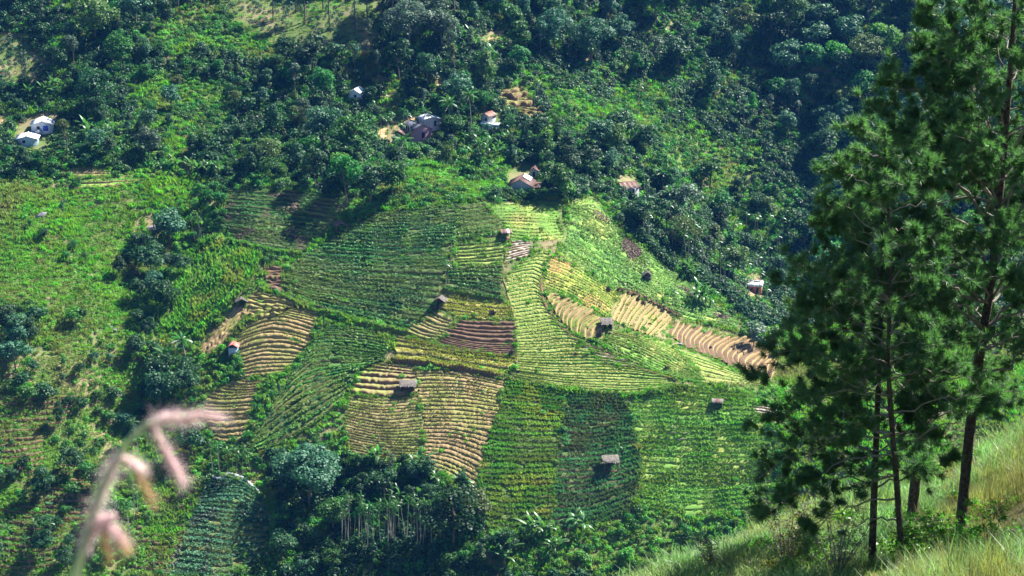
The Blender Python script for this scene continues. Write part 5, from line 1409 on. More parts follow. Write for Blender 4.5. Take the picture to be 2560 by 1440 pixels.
h1 = house("white_house", "white gabled house with a blue curtained door and a dark window", "house", 108, 322, 6.8, 8.0, 2.1, 1.25, 10, 'white', 'white_roof', openings=(('window', -1.2, .8, .8, .7, 'dark'), ('door', 1.1, .0, 1.6, 1.7, 'blue')))
b = MB(); b.box((-2.2, -5.0, -.9), (-.3, -4.3, .5)); link('front_step', b.mesh('front_step', [M['grey_wall']]), h1)
house("pale_roofed_house", "pale sheet roofed house half hidden by trees below the white house", "house", 70, 356, 6.8, 7.5, 1.8, 1.0, 8, 'paleblue', 'white_roof', openings=(('window', -.8, .6, .8, .8, 'dark'),))
h3 = house("pink_house", "pink walled house with a dark slate coloured gabled roof", "house", 1040, 340, 7.8, 9.0, 2.9, 1.9, 28, 'pink', 'roof_slate', sheets=6, openings=(('door', .6, 0, 1.1, 2.0, 'dark'),), over=.5)
lean_to(h3, -6.3, -3.9, -4.4, 2.5, 1.6, 2.3, 'roof_rust', 5)
for q in range(3):
    b = MB(); b.tube([(-6.1, -4.2 + q * 3.2, -1.5), (-6.1, -4.2 + q * 3.2, 1.75)], .07, 6); link('post', b.mesh('post', [M['bark']]), h3)
house("white_roofed_wing", "bright white sheet roofed building behind the slate roofed pink house", "house", 1074, 312, 6.8, 6.5, 2.4, 1.0, 20, 'white', 'white_roof', sheets=5, openings=(('door', 1.0, 0, .9, 1.9, 'dark'),))
house("orange_roofed_house", "small house with an orange red roof end among the trees", "house", 1221, 305, 3.4, 4.5, 2.4, 1.0, -30, 'grey_wall', ('roof_red', 'roof_rust'), sheets=4, openings=(('door', .4, 0, .8, 1.8, 'dark'),))
house("white_sheet_shed", "narrow white sheet roofed shed right of the orange red roof", "shed", 1228, 325, 6.5, 2.6, 2.1, .6, -32, 'paleblue', 'white_roof', ridge='x', sheets=6, openings=(('door', -1, 0, .9, 1.8, 'dark'),))
house("white_roofed_cottage", "cottage showing a bright white roof high among the trees", "house", 893, 246, 4.2, 5.2, 2.4, 1.2, -18, 'white', 'white_roof', sheets=4, openings=(('window', .4, .9, .8, .8, 'dark'),))
h6 = house("tiled_house", "brown tile roofed house with a pale gable wall and white sheets on its roof", "house", 1304, 478, 7.4, 8.2, 2.7, 2.0, -8, 'grey_wall', 'roof_tile', sheets=8, over=.5, openings=(('door', -1.3, 0, .8, 1.8, 'brick'), ('window', 1.0, .8, .7, .7, 'dark')), roofname='roof_strip')
roof_plane(h6, 'roof_sheet', (2.9, -.6, 3.55), (2.9, 4.4, 3.55), (.5, 4.4, 4.85), (.5, -.6, 4.85), 'white_roof', 4)
lean_to(h6, 3.9, 6.2, -4.2, 3.5, 2.0, 2.35, 'roof_tile', 3, 'roof_strip')
house("brown_shed", "small brown roofed outbuilding behind the brown tile roofed house", "shed", 1336, 440, 3.0, 3.2, 2.1, .9, -8, 'grey_wall', 'roof_tile', sheets=3, openings=(('door', 0, 0, .8, 1.7, 'dark'),))
house("rusty_roofed_house", "house with a rusty corrugated roof and a pale blue ridge strip", "house", 1568, 482, 5.6, 5.8, 2.3, 1.3, 24, 'grey_wall', (('roof_rust', 'roof_tile'), ('white_roof', 'white_roof')), ridge='x', sheets=8, over=.45, openings=(('door', .8, 0, .8, 1.8, 'dark'),))
h8 = house("brick_house", "small brick red house under two bright white roof panels in the palm grove", "house", 1888, 728, 4.2, 4.6, 2.4, 1.1, -14, 'brick', 'white_roof', ridge='x', sheets=4, openings=(('door', 1.0, 0, .8, 1.8, 'dark'), ('window', -1.0, .9, .7, .7, 'dark')))
lean_to(h8, -1.9, 2.3, -.6, .8, 3.35, 3.75, 'roof_rust', 3)

def straw(name, root, p00, p10, p11, p01, mat, n, size, seed):
    """thatch over four corners: a thick ragged pad with straw laid down the slope"""
    r = np.random.default_rng(seed)
    P = [np.asarray(p, float) for p in (p00, p10, p11, p01)]
    V, F = slab(*P, .18, .03, r, 5)
    u, v = r.uniform(-.02, 1.02, n), r.uniform(-.06, 1.02, n)
    Q = ((P[0] * (1 - u[:, None]) + P[1] * u[:, None]) * (1 - v[:, None]) + (P[3] * (1 - u[:, None]) + P[2] * u[:, None]) * v[:, None])
    dn = P[0] - P[3]; dn /= np.linalg.norm(dn)
    sd = P[1] - P[0]; sd /= np.linalg.norm(sd)
    nn = np.cross(sd, -dn); nn = nn if nn[2] > 0 else -nn
    s = (size * r.uniform(.6, 1.4, n))[:, None]; ww = (.09 * r.uniform(.7, 1.4, n))[:, None]
    Q = Q + nn * (.04 + .06 * r.uniform(0, 1, (n, 1)))
    K = np.stack([Q - sd * ww, Q + sd * ww, Q + dn * s + sd * ww * .5 - nn * .03, Q + dn * s - sd * ww * .5 - nn * .03], 1).reshape(-1, 3)
    return link(name, mesh_np(name, np.r_[V, K], [F, np.arange(n * 4).reshape(n, 4) + len(V)], [M[mat]]), root)

def hut(name, label, px, py, w_, d, hf, hb, yaw, roof, kind='lean', walls=(), wallmat='thatch', rise=.8, over=.35, sheets=4, group="field huts on the terraces", z=0.0):
    """posts, some wall panels and a lean-to or gabled roof"""
    P = pt(px, py); P[2] += z
    o = thing(name, label, "hut", P, math.radians(yaw), group)
    x, y = w_ / 2, d / 2
    for sx in (-1, 1):
        for sy, hh in ((-1, hf), (1, hb)):
            b = MB(); b.tube(bent((sx * x, sy * y, -1.4), (sx * x * .98, sy * y * .98, hh), 4, rh_, .02), .06, 6); link('post', b.mesh('post', [M['bark']]), o)
    b = MB(); b.tube([(-x - .2, -y, hf - .02), (x + .2, -y, hf - .02)], .05, 6); link('beam', b.mesh('beam', [M['bark']]), o)
    b = MB(); b.box((-x + .1, -y + .1, -.9), (x - .1, y - .1, .06)); link('floor', b.mesh('floor', [M['brown']]), o)
    for side in walls:
        b = MB()
        if side == 'back': b.box((-x + .07, y - .05, -.6), (x - .07, y + .02, hb - .15))
        if side == 'left': b.box((-x - .02, -y + .07, -.6), (-x + .05, y - .07, min(hf, hb) - .1))
        if side == 'right': b.box((x - .05, -y + .07, -.6), (x + .02, y - .07, min(hf, hb) - .1))
        if side == 'front': b.box((-x + .07, -y - .02, -.6), (x - .07, -y + .05, hf - .3))
        link('wall', b.mesh('wall', [M[wallmat]]), o)
    k = over
    th = roof in ('thatch', 'brush')
    def plane(a, b_, c, e, q):
        if th: straw('thatch', o, a, b_, c, e, roof, int(70 * w_), .45, q + int(px))
        else: roof_plane(o, 'roof_sheet', a, b_, c, e, roof, sheets)
    if kind == 'lean':
        s = (hb - hf) / d * k
        plane((-x - k, -y - k, hf - s + .08), (x + k, -y - k, hf - s + .08), (x + k, y + k, hb + s + .08), (-x - k, y + k, hb + s + .08), 1)
    elif kind == 'x':
        plane((-x - k, -y - k, hf - .15), (x + k, -y - k, hf - .15), (x + k, 0, hf + rise), (-x - k, 0, hf + rise), 1)
        plane((x + k, y + k, hb - .15), (-x - k, y + k, hb - .15), (-x - k, 0, hf + rise), (x + k, 0, hf + rise), 2)
    else:
        plane((-x - k, y + k, hf - .15), (-x - k, -y - k, hf - .15), (0, -y - k, hf + rise), (0, y + k, hf + rise), 1)
        plane((x + k, -y - k, hf - .15), (x + k, y + k, hf - .15), (0, y + k, hf + rise), (0, -y - k, hf + rise), 2)
    return o

hut("field_hut", "tiny pale blue hut with a red and white roof on the tan arched terraces", 584, 882, 2.6, 2.8, 2.2, 2.2, 0, 'roof_red', 'y', ('front', 'left', 'right', 'back'), 'paleblue', .9, .45, 4)
hut("field_hut", "small pinkish thatched shelter at the top of the curvy furrows", 604, 762, 2.3, 2.2, 1.5, 1.7, 10, 'thatch', 'y', ('back',), 'thatch', .7)
hut("field_hut", "grey thatched gabled hut at the corner of the large dark green plot", 1101, 764, 2.5, 2.8, 1.9, 1.9, -12, 'thatch', 'y', ('back', 'left'), 'thatch', .9)
hut("field_hut", "hut with a rust red corrugated roof above the pale seed beds", 1265, 594, 2.5, 2.6, 1.7, 2.1, 6, ('roof_rust', 'roof_tile', 'roof_rust', 'white_roof'), 'lean', ('back', 'left'), 'brown', .6, .35, 5)
hut("field_hut", "rust roofed hut in shade at the upper left corner of the large dark green plot", 851, 576, 2.7, 2.6, 1.9, 1.9, 20, 'roof_rust', 'y', ('back', 'left'), 'brown', .8, .4, 4)
hut("field_hut", "white thatched lean-to on the tan terraces of the right flank", 1516, 818, 2.9, 2.4, 1.5, 2.2, 8, 'thatch', 'lean', ('back', 'left', 'right'), 'brown')
hut("field_hut", "grey dome-like thatched hut standing in the maize flank", 1617, 694, 2.1, 2.2, 1.2, 1.3, 5, 'thatch', 'y', ('front', 'back'), 'brush', .9, .25)
h9 = hut("field_hut", "large grey roofed hut beside a dark brush stack on the tan plot", 1021, 976, 4.0, 2.6, 1.8, 2.4, -4, 'thatch', 'lean', ('back', 'left'), 'brown')
hut("field_hut", "square flat thatched hut on posts in the weedy dark plot", 1526, 1172, 3.6, 3.0, 2.6, 3.1, 3, 'thatch', 'lean', ('back',), 'brush')
hut("field_hut", "low striped roofed hut beside a dark bush on the light green plot", 1793, 1016, 2.6, 2.0, 1.4, 1.7, -8, ('thatch', 'roof_tile'), 'lean', ('back', 'right'), 'brown', .5, .3, 3)
hut("field_hut", "small grey hut at the lower corner of the tan stepped plot", 1182, 1242, 2.0, 1.6, 1.2, 1.4, 0, 'thatch', 'lean', ('back', 'left'), 'brown')

def brush_pile(label, px, py, w_, h, mat='brush', group="brush piles on the fields", cat="brush pile"):
    r = np.random.default_rng(int(px * 7 + py))
    mb = MB()
    n = int(70 + 30 * w_)
    for i in range(n):
        a = r.uniform(0, 6.28); rad = r.uniform(0, .35) * w_
        p0 = np.array([math.cos(a) * rad, math.sin(a) * rad, -.2])
        p1 = np.array([math.cos(a) * rad * 1.2 + r.normal(0, .12) * w_, math.sin(a) * rad * 1.2 + r.normal(0, .12) * w_, h * r.uniform(.45, 1.05) * (1.1 - rad / w_)])
        mb.tube([p0, (p0 + p1) / 2 + r.normal(0, .05, 3), p1], [.07, .055, .03], 3, cap=False)
    o = link('brush_pile', mb.mesh('brush_pile', [M[mat]]), loc=tuple(pt(px, py)), label=label, category=cat, group=group)
    return o
for x, y, w_, h, lab in [(1232, 785, 2.2, 1.3, "round grey brush pile alone on the yellow strip"), (1520, 729, 1.5, 1.6, "dark upright brush pile at the corner of the reddish terraces"), (1655, 782, 1.7, 1.1, "dark brush pile at the upper right end of the reddish terraces"),
    (1594, 752, 1.4, 1.2, "left dark brush pile on the brown bank"), (1608, 762, 1.6, 1.2, "right dark brush pile on the brown bank"), (1499, 842, 2.0, 2.2, "tall dark hay stack just below the white thatched lean-to"), (1031, 980, 1.4, 2.2, "dark bundle of stalks leaning on the large grey roofed hut"),
    (1022, 812, 1.8, 1.2, "lowest of the purple brush piles along the slanting beds"), (1051, 805, 1.3, 1.5, "third purple brush pile up along the slanting beds"), (1065, 792, 1.0, 1.3, "second highest purple brush pile along the slanting beds"), (1087, 778, 1.0, 1.4, "topmost purple brush pile under the grey gabled hut"),
    (1278, 890, 1.3, 2.0, "upright dark brush pile at the lower right corner of the dark brown plot"), (1439, 887, 1.6, .7, "low dark brush heap left of the lower striped beds"), (1624, 812, 1.6, .6, "flat dark heap in the middle of the reddish terraces"), (1524, 835, 1.2, .5, "flat dark heap on the grass right of the hay stack"), (1776, 872, 1.1, .8, "small dark heap among the brown arcs"), (1609, 938, 1.0, .5, "small dark heap near the end of the swath")]:  # the heap on the reddish terraces stands for the palm crown's cast shadow
    brush_pile(lab, x, y, w_, h)

# pale crate, stakes, rocks, log, plastic fence
mb = MB(); mb.box((-.6, -.4, -.3), (.6, .4, .55)); mb.box((-.66, -.46, .55), (.66, .46, .63))
o = link('crate', mb.mesh('crate', [M['thatch']]), loc=tuple(pt(1493, 856)), rot=(0, 0, .2), label="pale box below the dark hay stack", category="box")
for i, (x, y) in enumerate([(1037, 870), (1060, 873), (1085, 878), (1110, 880), (1132, 882), (1156, 885), (1171, 886), (1193, 888)]):
    mb = MB(); mb.tube(bent((0, 0, -.3), (.1, 0, 1.3), 4, rh_, .02), .07, 5); mb.tube([(-.3, 0, 1.0), (.35, .02, 1.15)], .05, 5)
    link('stake', mb.mesh('stake', [M['bark_pale']]), loc=tuple(pt(x, y)), label=f"{ORD[i]} pale stake from the left along the dark brown plot's foot", category="stake", group="pale stakes under the dark brown plot")
def rock(label, px, py, s, flat=.5, group="grey rocks on the valley side"):
    r = np.random.default_rng(int(px + py * 3))
    n, m = 7, 10
    th = np.linspace(.05, math.pi - .05, n)[:, None]; ph = np.linspace(0, 2 * math.pi, m, endpoint=False)[None]
    R = s * (1 + r.uniform(-.28, .28, (n, m)))
    V = np.stack([R * np.sin(th) * np.cos(ph), R * np.sin(th) * np.sin(ph) * .8, R * np.cos(th) * flat], -1).reshape(-1, 3)
    a = np.arange(n - 1)[:, None] * m + np.arange(m)[None]; b = np.arange(n - 1)[:, None] * m + (np.arange(m)[None] + 1) % m
    F = np.stack([a, a + m, b + m, b], -1).reshape(-1, 4)
    link('rock', mesh_np('rock', V, F, [M['rock']]), loc=tuple(pt(px, py) + [0, 0, s * .1]), rot=(r.uniform(-.3, .5), r.uniform(-.3, .3), r.uniform(0, 6)), label=label, category="rock", group=group)
for x, y, s, lab in [(384, 575, 2.2, "largest pale rock slab of the outcrop in the upper gully"), (400, 568, 1.6, "pale rock on the right of the outcrop in the upper gully"), (398, 558, 1.4, "upper pale rock of the outcrop in the upper gully"), (372, 580, 1.3, "small pale rock at the lower left of the outcrop"), (104, 540, 1.8, "blue grey rock in the upper left meadow"), (18, 767, 1.6, "flat rock at the left edge of the pasture"), (286, 825, .8, "small stone on the lower right of the pasture"), (278, 818, .7, "smaller stone left of the small pasture stone"), (1540, 872, .5, "small stone on the grass below the lean-to"), (1700, 862, .9, "stones at the foot of the brown arcs")]:
    rock(lab, x, y, s)
mb = MB(); a = pt(1338, 214); b_ = pt(1402, 144)
mb.tube(bent((0, 0, .3), (b_ - a) + [0, 0, 1.0], 9, rh_, .12), np.linspace(.28, .12, 9), 7)
link('fallen_trunk', mb.mesh('fallen_trunk', [M['bark_pale']], True), loc=tuple(a), label="long pale bare trunk leaning across the dark forest shadow", category="tree trunk")
mb = MB(); a = pt(1740, 640); b_ = pt(1778, 690)
mb.tube(bent((0, 0, 7), (b_ - a) + [0, 0, 1], 7, rh_, .06), np.linspace(.12, .2, 7), 6)
link('fallen_trunk', mb.mesh('fallen_trunk', [M['bark_pale']], True), loc=tuple(a), label="thin leaning bare trunk at the left of the palm grove", category="tree trunk")

L = resample([(511, 1226), (519, 1192), (545, 1201), (568, 1191), (592, 1193), (618, 1206), (636, 1222), (652, 1243)], 60)
P = on_far(L[:, 0], L[:, 1]); org = P.mean(0)
fo = thing('plastic_fence', "white plastic sheet fence around the head of the netted creeper plot", "fence", org)
rr = rh_.normal(0, .12, (60, 3)); rr[:, 2] = 0
V = np.r_[P - [0, 0, .3], P + rr + np.c_[np.zeros((60, 2)), np.full(60, .85) + rh_.normal(0, .1, 60)]] - org
Vb = V + np.array([.03, .05, .01])
a = np.arange(59)[:, None]
F = np.c_[a, a + 1, a + 61, a + 60]
link('sheet', mesh_np('sheet', np.r_[V, Vb], [F, F[:, ::-1] + 120], [M['plastic']]), fo)
for q in range(2, 60, 6):
    mb = MB(); mb.tube([P[q] - org - [0, 0, .4], P[q] - org + [0, 0, 1.1]], .05, 5); link('post', mb.mesh('post', [M['bark']]), fo)
L = resample([(1752, 958), (1800, 962), (1850, 964), (1905, 968)], 13)
P = on_far(L[:, 0], L[:, 1]); org = P.mean(0)
fo = thing('post_fence', "low fence of thin dark posts at the foot of the straw strip", "fence", org)
for q in range(13):
    mb = MB(); mb.tube([P[q] - org - [0, 0, .3], P[q] - org + [rh_.normal(0, .06), 0, 1.3]], .05, 5); link('post', mb.mesh('post', [M['bark']]), fo)
for hz in (.55, 1.0):
    mb = MB(); mb.tube(P - org + [0, -.06, hz], .022, 4); link('rail', mb.mesh('rail', [M['bark']]), fo)
# the planks lying on the light green plot
for x, y, dx, dy, lab in [(1677, 1077, 14, -8, "upper pale plank lying on the light green plot"), (1676, 1087, 14, -2, "second pale plank lying on the light green plot"), (1706, 1092, 12, -7, "right pale plank lying on the light green plot"), (1690, 1106, 22, -6, "longest pale plank lying on the light green plot")]:
    a = pt(x, y); b_ = pt(x + dx, y + dy); d = b_ - a; ln = np.linalg.norm(d)
    mb = MB(); mb.box((0, -.14, .3), (ln, .14, .42))
    link('plank', mb.mesh('plank', [M['thatch']]), loc=tuple(a + [0, 0, .2]), rot=Vector(d).to_track_quat('X', 'Z').to_euler(), label=lab, category="plank", group="planks on the light green plot")

# yellow flowering bushes
for x, y, lab in [(400, 865, "bush dotted with yellow flowers in the gully left of the furrows"), (261, 1075, "small yellow flowering bush on the left grass terraces"), (1378, 505, "bush with yellow flowers behind the lime turf plot"), (1668, 922, "small yellow bush on the bright green slope"), (345, 1300, "bush with yellow flowers at the foot of three palms")]:
    r = np.random.default_rng(x)
    o = thing('flowering_bush', lab, "bush", pt(x, y), 0, "yellow flowering bushes")
    V, F = dome(x, 3.0 if x not in (261, 1668) else 1.4, 2.2 if x not in (261, 1668) else 1.2, 200, .4)
    link('foliage', mesh_np('foliage', V, F, [M['shrub']]), o)
    d = sphere_dirs(34, r); d[:, 2] = np.abs(d[:, 2]); s = 1.0 if x not in (261, 1668) else .5
    V, F = kites(d * np.array([1.3, 1.3, 1.5]) * s + [0, 0, .6 * s], d, np.full(34, .34), r, .3)
    link('blossom', mesh_np('blossom', V, F, [M['marigold']]), o)

# ------------------------------------------------------------------ people at work in the fields
def person(label, px, py, top, bottom, yaw, bend=0.0, H=1.62):
    """one continuous skinned body: (joint, radius) chains grown with a Skin modifier"""
    s = H / 1.62
    th = bend
    def up(x, y, z):                                    # upper body leans forward about the hip
        zz = z - .86; return (x, y - math.sin(th) * zz, .86 + math.cos(th) * zz)
    J = [((0, 0, .86), .135), (up(0, .01, 1.02), .12), (up(0, .01, 1.22), .145), (up(0, 0, 1.34), .075), (up(0, -.015, 1.42), .06), (up(0, -.03, 1.52), .098), (up(0, -.02, 1.60), .07)]
    E = [(0, 1), (1, 2), (2, 3), (3, 4), (4, 5), (5, 6)]
    for sx in (-1, 1):
        n = len(J)
        J += [((sx * .10, 0, .80), .095), ((sx * .11, -.04 - .04 * sx, .46), .065), ((sx * .12, .02, .09), .042), ((sx * .12, -.13, .03), .035)]
        E += [(0, n), (n, n + 1), (n + 1, n + 2), (n + 2, n + 3)]
        m = len(J)
        J += [(up(sx * .19, 0, 1.29), .06), (up(sx * .25, -.03, 1.03), .045), (up(sx * .21, -.20, .82), .035), (up(sx * .20, -.25, .74), .038)]
        E += [(2, m), (m, m + 1), (m + 1, m + 2), (m + 2, m + 3)]
    me = bpy.data.meshes.new('body'); me.from_pydata([tuple(c * s for c in j[0]) for j in J], E, [])
    ob = bpy.data.objects.new('person', me); C.objects.link(ob)
    sk = ob.modifiers.new('skin', 'SKIN')
    for v, j in zip(me.skin_vertices[0].data, J):
        v.radius = (j[1] * s, j[1] * s); v.use_root = False
    me.skin_vertices[0].data[0].use_root = True
    sb = ob.modifiers.new('sub', 'SUBSURF'); sb.levels = sb.render_levels = 1
    dg = bpy.context.evaluated_depsgraph_get()
    m2 = bpy.data.meshes.new_from_object(ob.evaluated_get(dg))
    ob.modifiers.clear(); ob.data = m2
    m2.materials.clear()
    for k in ('skin', top, bottom, 'dark'):
        m2.materials.append(M[k])
    for p in m2.polygons:
        c = p.center / s
        zz = .86 + (c.z - .86) / max(math.cos(th), .3) if c.z > .86 else c.z
        p.material_index = (0 if zz < .06 else 2) if c.z < .88 else (3 if (zz > 1.55) else 0 if zz > 1.39 or abs(c.x) > .225 and zz < 1.12 else 1)
        p.use_smooth = True
    ob.location = tuple(pt(px, py) + [0, 0, .12]); ob.rotation_euler = (0, 0, yaw)
    ob['label'] = label; ob['category'] = 'person'; ob['group'] = "people working in the fields"
person("standing person in dark clothes on the bright green slope below the lean-to", 1592, 846, 'cloth_dark', 'cloth_dark', .6)
person("person in pink clothes bending at the left edge of the light green plot", 1589, 1064, 'cloth_pink', 'cloth_dark', 1.2, .7)
person("person in dark clothes standing in the upper rows of the light green plot", 1697, 1058, 'cloth_dark', 'cloth_dark', -.5)
person("person in dark clothes at the right end of the light green plot", 1920, 1122, 'cloth_dark', 'cloth_dark', .2)
person("person in a red garment in the dark shade beside the netted plot", 693, 1274, 'red', 'red', 0, .3)
# ------------------------------------------------------------------ near pines
def near_hit(px, py):
    return NEAR.hit([px], [py], 4, 90, .5)[0]

# one needle tuft: needles fan out around a shoot that points along +x
rq = np.random.default_rng(404)
def tuft_template(n, L):
    d = sphere_dirs(n, rq)
    d[:, 0] = np.abs(d[:, 0]) * 1.0 + rq.uniform(-.25, .55, n)
    d /= np.linalg.norm(d, axis=1)[:, None]
    b = np.c_[rq.uniform(-.10, .05, n), np.zeros(n), np.zeros(n)]
    sd = np.cross(d, rq.normal(0, 1, (n, 3))); sd /= np.linalg.norm(sd, axis=1)[:, None]
    ln = (L * rq.uniform(.7, 1.1, n))[:, None]
    wd = .0085
    e = b + d * ln + np.array([0, 0, -.03])
    V = np.stack([b + d * .012 - sd * wd, b + d * .012 + sd * wd, e], 1)
    return V.reshape(-1, 3)
TUFT = [tuft_template(78, .20) for _ in range(5)]

def place_tufts(P, D, size):
    """P, D (n,3): every tuft is a template turned so that its shoot points along D"""
    n = len(P)
    D = D / (np.linalg.norm(D, axis=1)[:, None] + 1e-9)
    a = np.cross(D, np.array([.1, .2, 1.0])); a /= np.linalg.norm(a, axis=1)[:, None] + 1e-9
    b = np.cross(D, a)
    out_ = []
    for i in range(n):
        th = rq.uniform(0, 6.28); ca, sa = math.cos(th), math.sin(th)
        R = np.stack([D[i], a[i] * ca + b[i] * sa, b[i] * ca - a[i] * sa], 0)
        out_.append(TUFT[i % 5] * size[i] @ R + P[i])
    V = np.concatenate(out_)
    return V, np.arange(len(V)).reshape(-1, 3)

def curve3(p0, p1, sag, n, r, wob):
    t = np.linspace(0, 1, n)[:, None]
    P = p0 * (1 - t) + p1 * t + np.array([0, 0, 1.0]) * sag * 4 * t * (1 - t)
    o = r.normal(0, wob, (n, 3)); o[0] = 0; o[-1] = 0
    return P + o * np.sin(np.pi * t)

def pine(label, trunk_px, r_base, r_top, limbs, rand, seed, twig_len=.9, dens=1.0):
    """trunk_px: (px, py, Y) knots from the ground up; limbs: (trunk fraction, tip px, tip py, depth shift, sag, tuft share)"""
    r = np.random.default_rng(seed)
    K = np.array([atY(a, b, Y) for a, b, Y in trunk_px])
    t = np.linspace(0, 1, len(K)); tt = np.linspace(0, 1, 26)
    TR = np.stack([np.interp(tt, t, K[:, i]) for i in range(3)], 1)
    for _ in range(2):
        TR[1:-1] = (TR[:-2] + 2 * TR[1:-1] + TR[2:]) / 4
    g = TR[0].copy()
    o = thing('pine_tree', label, 'tree', g, 0, "near pines on the grassy bank")
    rad = np.interp(tt, [0, .04, .5, 1], [r_base * 1.3, r_base, (r_base + r_top) * .5, r_top])
    mb = MB(); mb.tube(np.r_[[TR[0] - [0, 0, 1.0]], TR] - g, np.r_[[rad[0] * 1.1], rad], 12)
    me = mb.mesh('trunk', [M['bark_pine']], True)
    co = np.empty(len(me.vertices) * 3, np.float32); me.vertices.foreach_get('co', co); co = co.reshape(-1, 3)
    co += r.normal(0, r_base * .045, co.shape).astype(np.float32); me.vertices.foreach_set('co', co.ravel())
    link('trunk', me, o)
    TP, TD, TS = [], [], []
    def shoot(P, sz=1.0, k=None):
        """tufts along the outer part of a twig"""
        L = np.linalg.norm(P[-1] - P[0])
        k = k or max(2, int(L * 2.6 * dens))
        for s in np.linspace(.35, 1.0, k):
            q = s * (len(P) - 1); i = min(int(q), len(P) - 2); p = P[i] * (1 - q + i) + P[i + 1] * (q - i)
            d = P[i + 1] - P[i]; d = d / (np.linalg.norm(d) + 1e-9) + r.normal(0, .35, 3) + np.array([0, 0, .25])
            TP.append(p + r.normal(0, .03, 3)); TD.append(d); TS.append(sz * r.uniform(.9, 1.35))
    def limb(p0, p1, sag, rb, leafy, depth=0):
        L = np.linalg.norm(p1 - p0)
        P = curve3(p0, p1, sag, 10, r, .035 * L)
        bm_ = MB(); bm_.tube(P - g, np.linspace(rb, rb * .25, 10), 6)
        ax = (p1 - p0) / L
        n_tw = max(4, int(L * 4.2 * dens))
        for i in range(n_tw):
            s = r.uniform(.18, 1.0) ** .75 if i else 1.0
            if s < 1 - leafy * .95 and r.uniform() < .75:        # the inner part is mostly bare, with dead twigs
                if r.uniform() < .35:
                    q = s * 9; k = min(int(q), 8); p = P[k]
                    d = ax * .5 + r.normal(0, .6, 3); d /= np.linalg.norm(d)
                    bm_.tube(curve3(p, p + d * r.uniform(.2, .6), 0, 4, r, .03) - g, np.linspace(rb * .18, .004, 4), 4)
                continue
            q = s * 9; k = min(int(q), 8); p = P[k] * (1 - q + k) + P[k + 1] * (q - k)
            d = ax * r.uniform(.35, 1.0) + r.normal(0, .55, 3) + np.array([0, 0, .22]); d /= np.linalg.norm(d)
            ln = twig_len * r.uniform(.35, 1.0) * (1.15 - .5 * s) * min(1.2, .55 + L * .22)
            T_ = curve3(p, p + d * ln, .04, 5, r, .04)
            bm_.tube(T_ - g, np.linspace(max(rb * .22, .011), .006, 5), 4, cap=False)
            shoot(T_)
            for _ in range(r.integers(0, 3)):
                k2 = r.integers(1, 4); d2 = d * .6 + r.normal(0, .5, 3) + np.array([0, 0, .2]); d2 /= np.linalg.norm(d2)
                T2 = curve3(T_[k2], T_[k2] + d2 * ln * r.uniform(.35, .7), 0, 4, r, .02)
                bm_.tube(T2 - g, np.linspace(.009, .005, 4), 4, cap=False)
                shoot(T2, .95)
        link('branch', bm_.mesh('branch', [M['twig'], M['bark_pine']], True), o)
    for fr, x, y, dY, sag, leafy in limbs:
        i = int(fr * 25); p0 = TR[i]
        limb(p0, atY(x, y, p0[1] + dY), sag, max(.02, rad[i] * .38), leafy)
    for q in range(rand[0]):
        fr = rand[1] + (rand[2] - rand[1]) * (q + r.uniform(0, .9)) / rand[0]
        i = int(min(fr, 1) * 25); p0 = TR[i]
        az = q * 2.39996 + r.uniform(-.4, .4)
        Lb = rand[3] * (1 - .62 * (fr - rand[1]) / (1.02 - rand[1])) * r.uniform(.75, 1.15)
        d = np.array([math.cos(az), math.sin(az) * .9, r.uniform(.12, .5)])
        limb(p0, p0 + d * Lb, .05 * Lb, max(.016, rad[i] * .34), rand[4])
    # the leader
    shoot(TR[-4:], 1.0, 6)
    V, F = place_tufts(np.array(TP), np.array(TD), np.array(TS))
    link('crown', mesh_np('crown', V - g, F, [M['pine']]), o)
    print(label[:24], "tufts", len(TP))

pine("largest near pine, its thick trunk rising through the right of the picture",
     [(2397, 1368, 46), (2412, 1200, 46), (2432, 1000, 46), (2455, 850, 46), (2480, 700, 46), (2494, 540, 46), (2508, 400, 46), (2520, 250, 46.1), (2535, 60, 46.2), (2548, -160, 46.4), (2556, -420, 46.5)], .155, .05,
     [(.60, 2240, 170, .4, .4, .75), (.55, 2180, 270, .2, .4, .75), (.63, 2310, 60, -.3, .3, .75), (.52, 2250, 330, -.5, .4, .75), (.68, 2420, 40, .3, .3, .75), (.50, 2140, 340, 1.0, .5, .6), (.56, 2215, 215, -1.2, .5, .5), (.62, 2300, 110, .6, .4, .6), (.66, 2330, 20, -1.0, .3, .6), (.46, 2120, 440, -.8, .5, .45), (.42, 2130, 560, 1.4, .5, .5), (.36, 2210, 690, -.6, .6, .4), (.72, 2400, -60, .5, .3, .7),
      (.52, 2360, 300, -2.0, .3, .6), (.58, 2440, 180, -2.2, .2, .6), (.48, 2420, 420, -2.4, .3, .6), (.44, 2640, 420, .5, .4, .6), (.38, 2650, 600, -.5, .4, .5), (.33, 2640, 760, .8, .4, .5), (.28, 2600, 900, -.6, .4, .5), (.26, 2300, 940, .4, .4, .45),
      (.50, 2680, 250, 0, .4, .6), (.56, 2690, 100, 0, .4, .6), (.34, 2330, 780, -1.6, .3, .55), (.40, 2390, 600, -2.0, .3, .55)],
     (56, .27, .98, 3.5, .7), 1, dens=1.0)
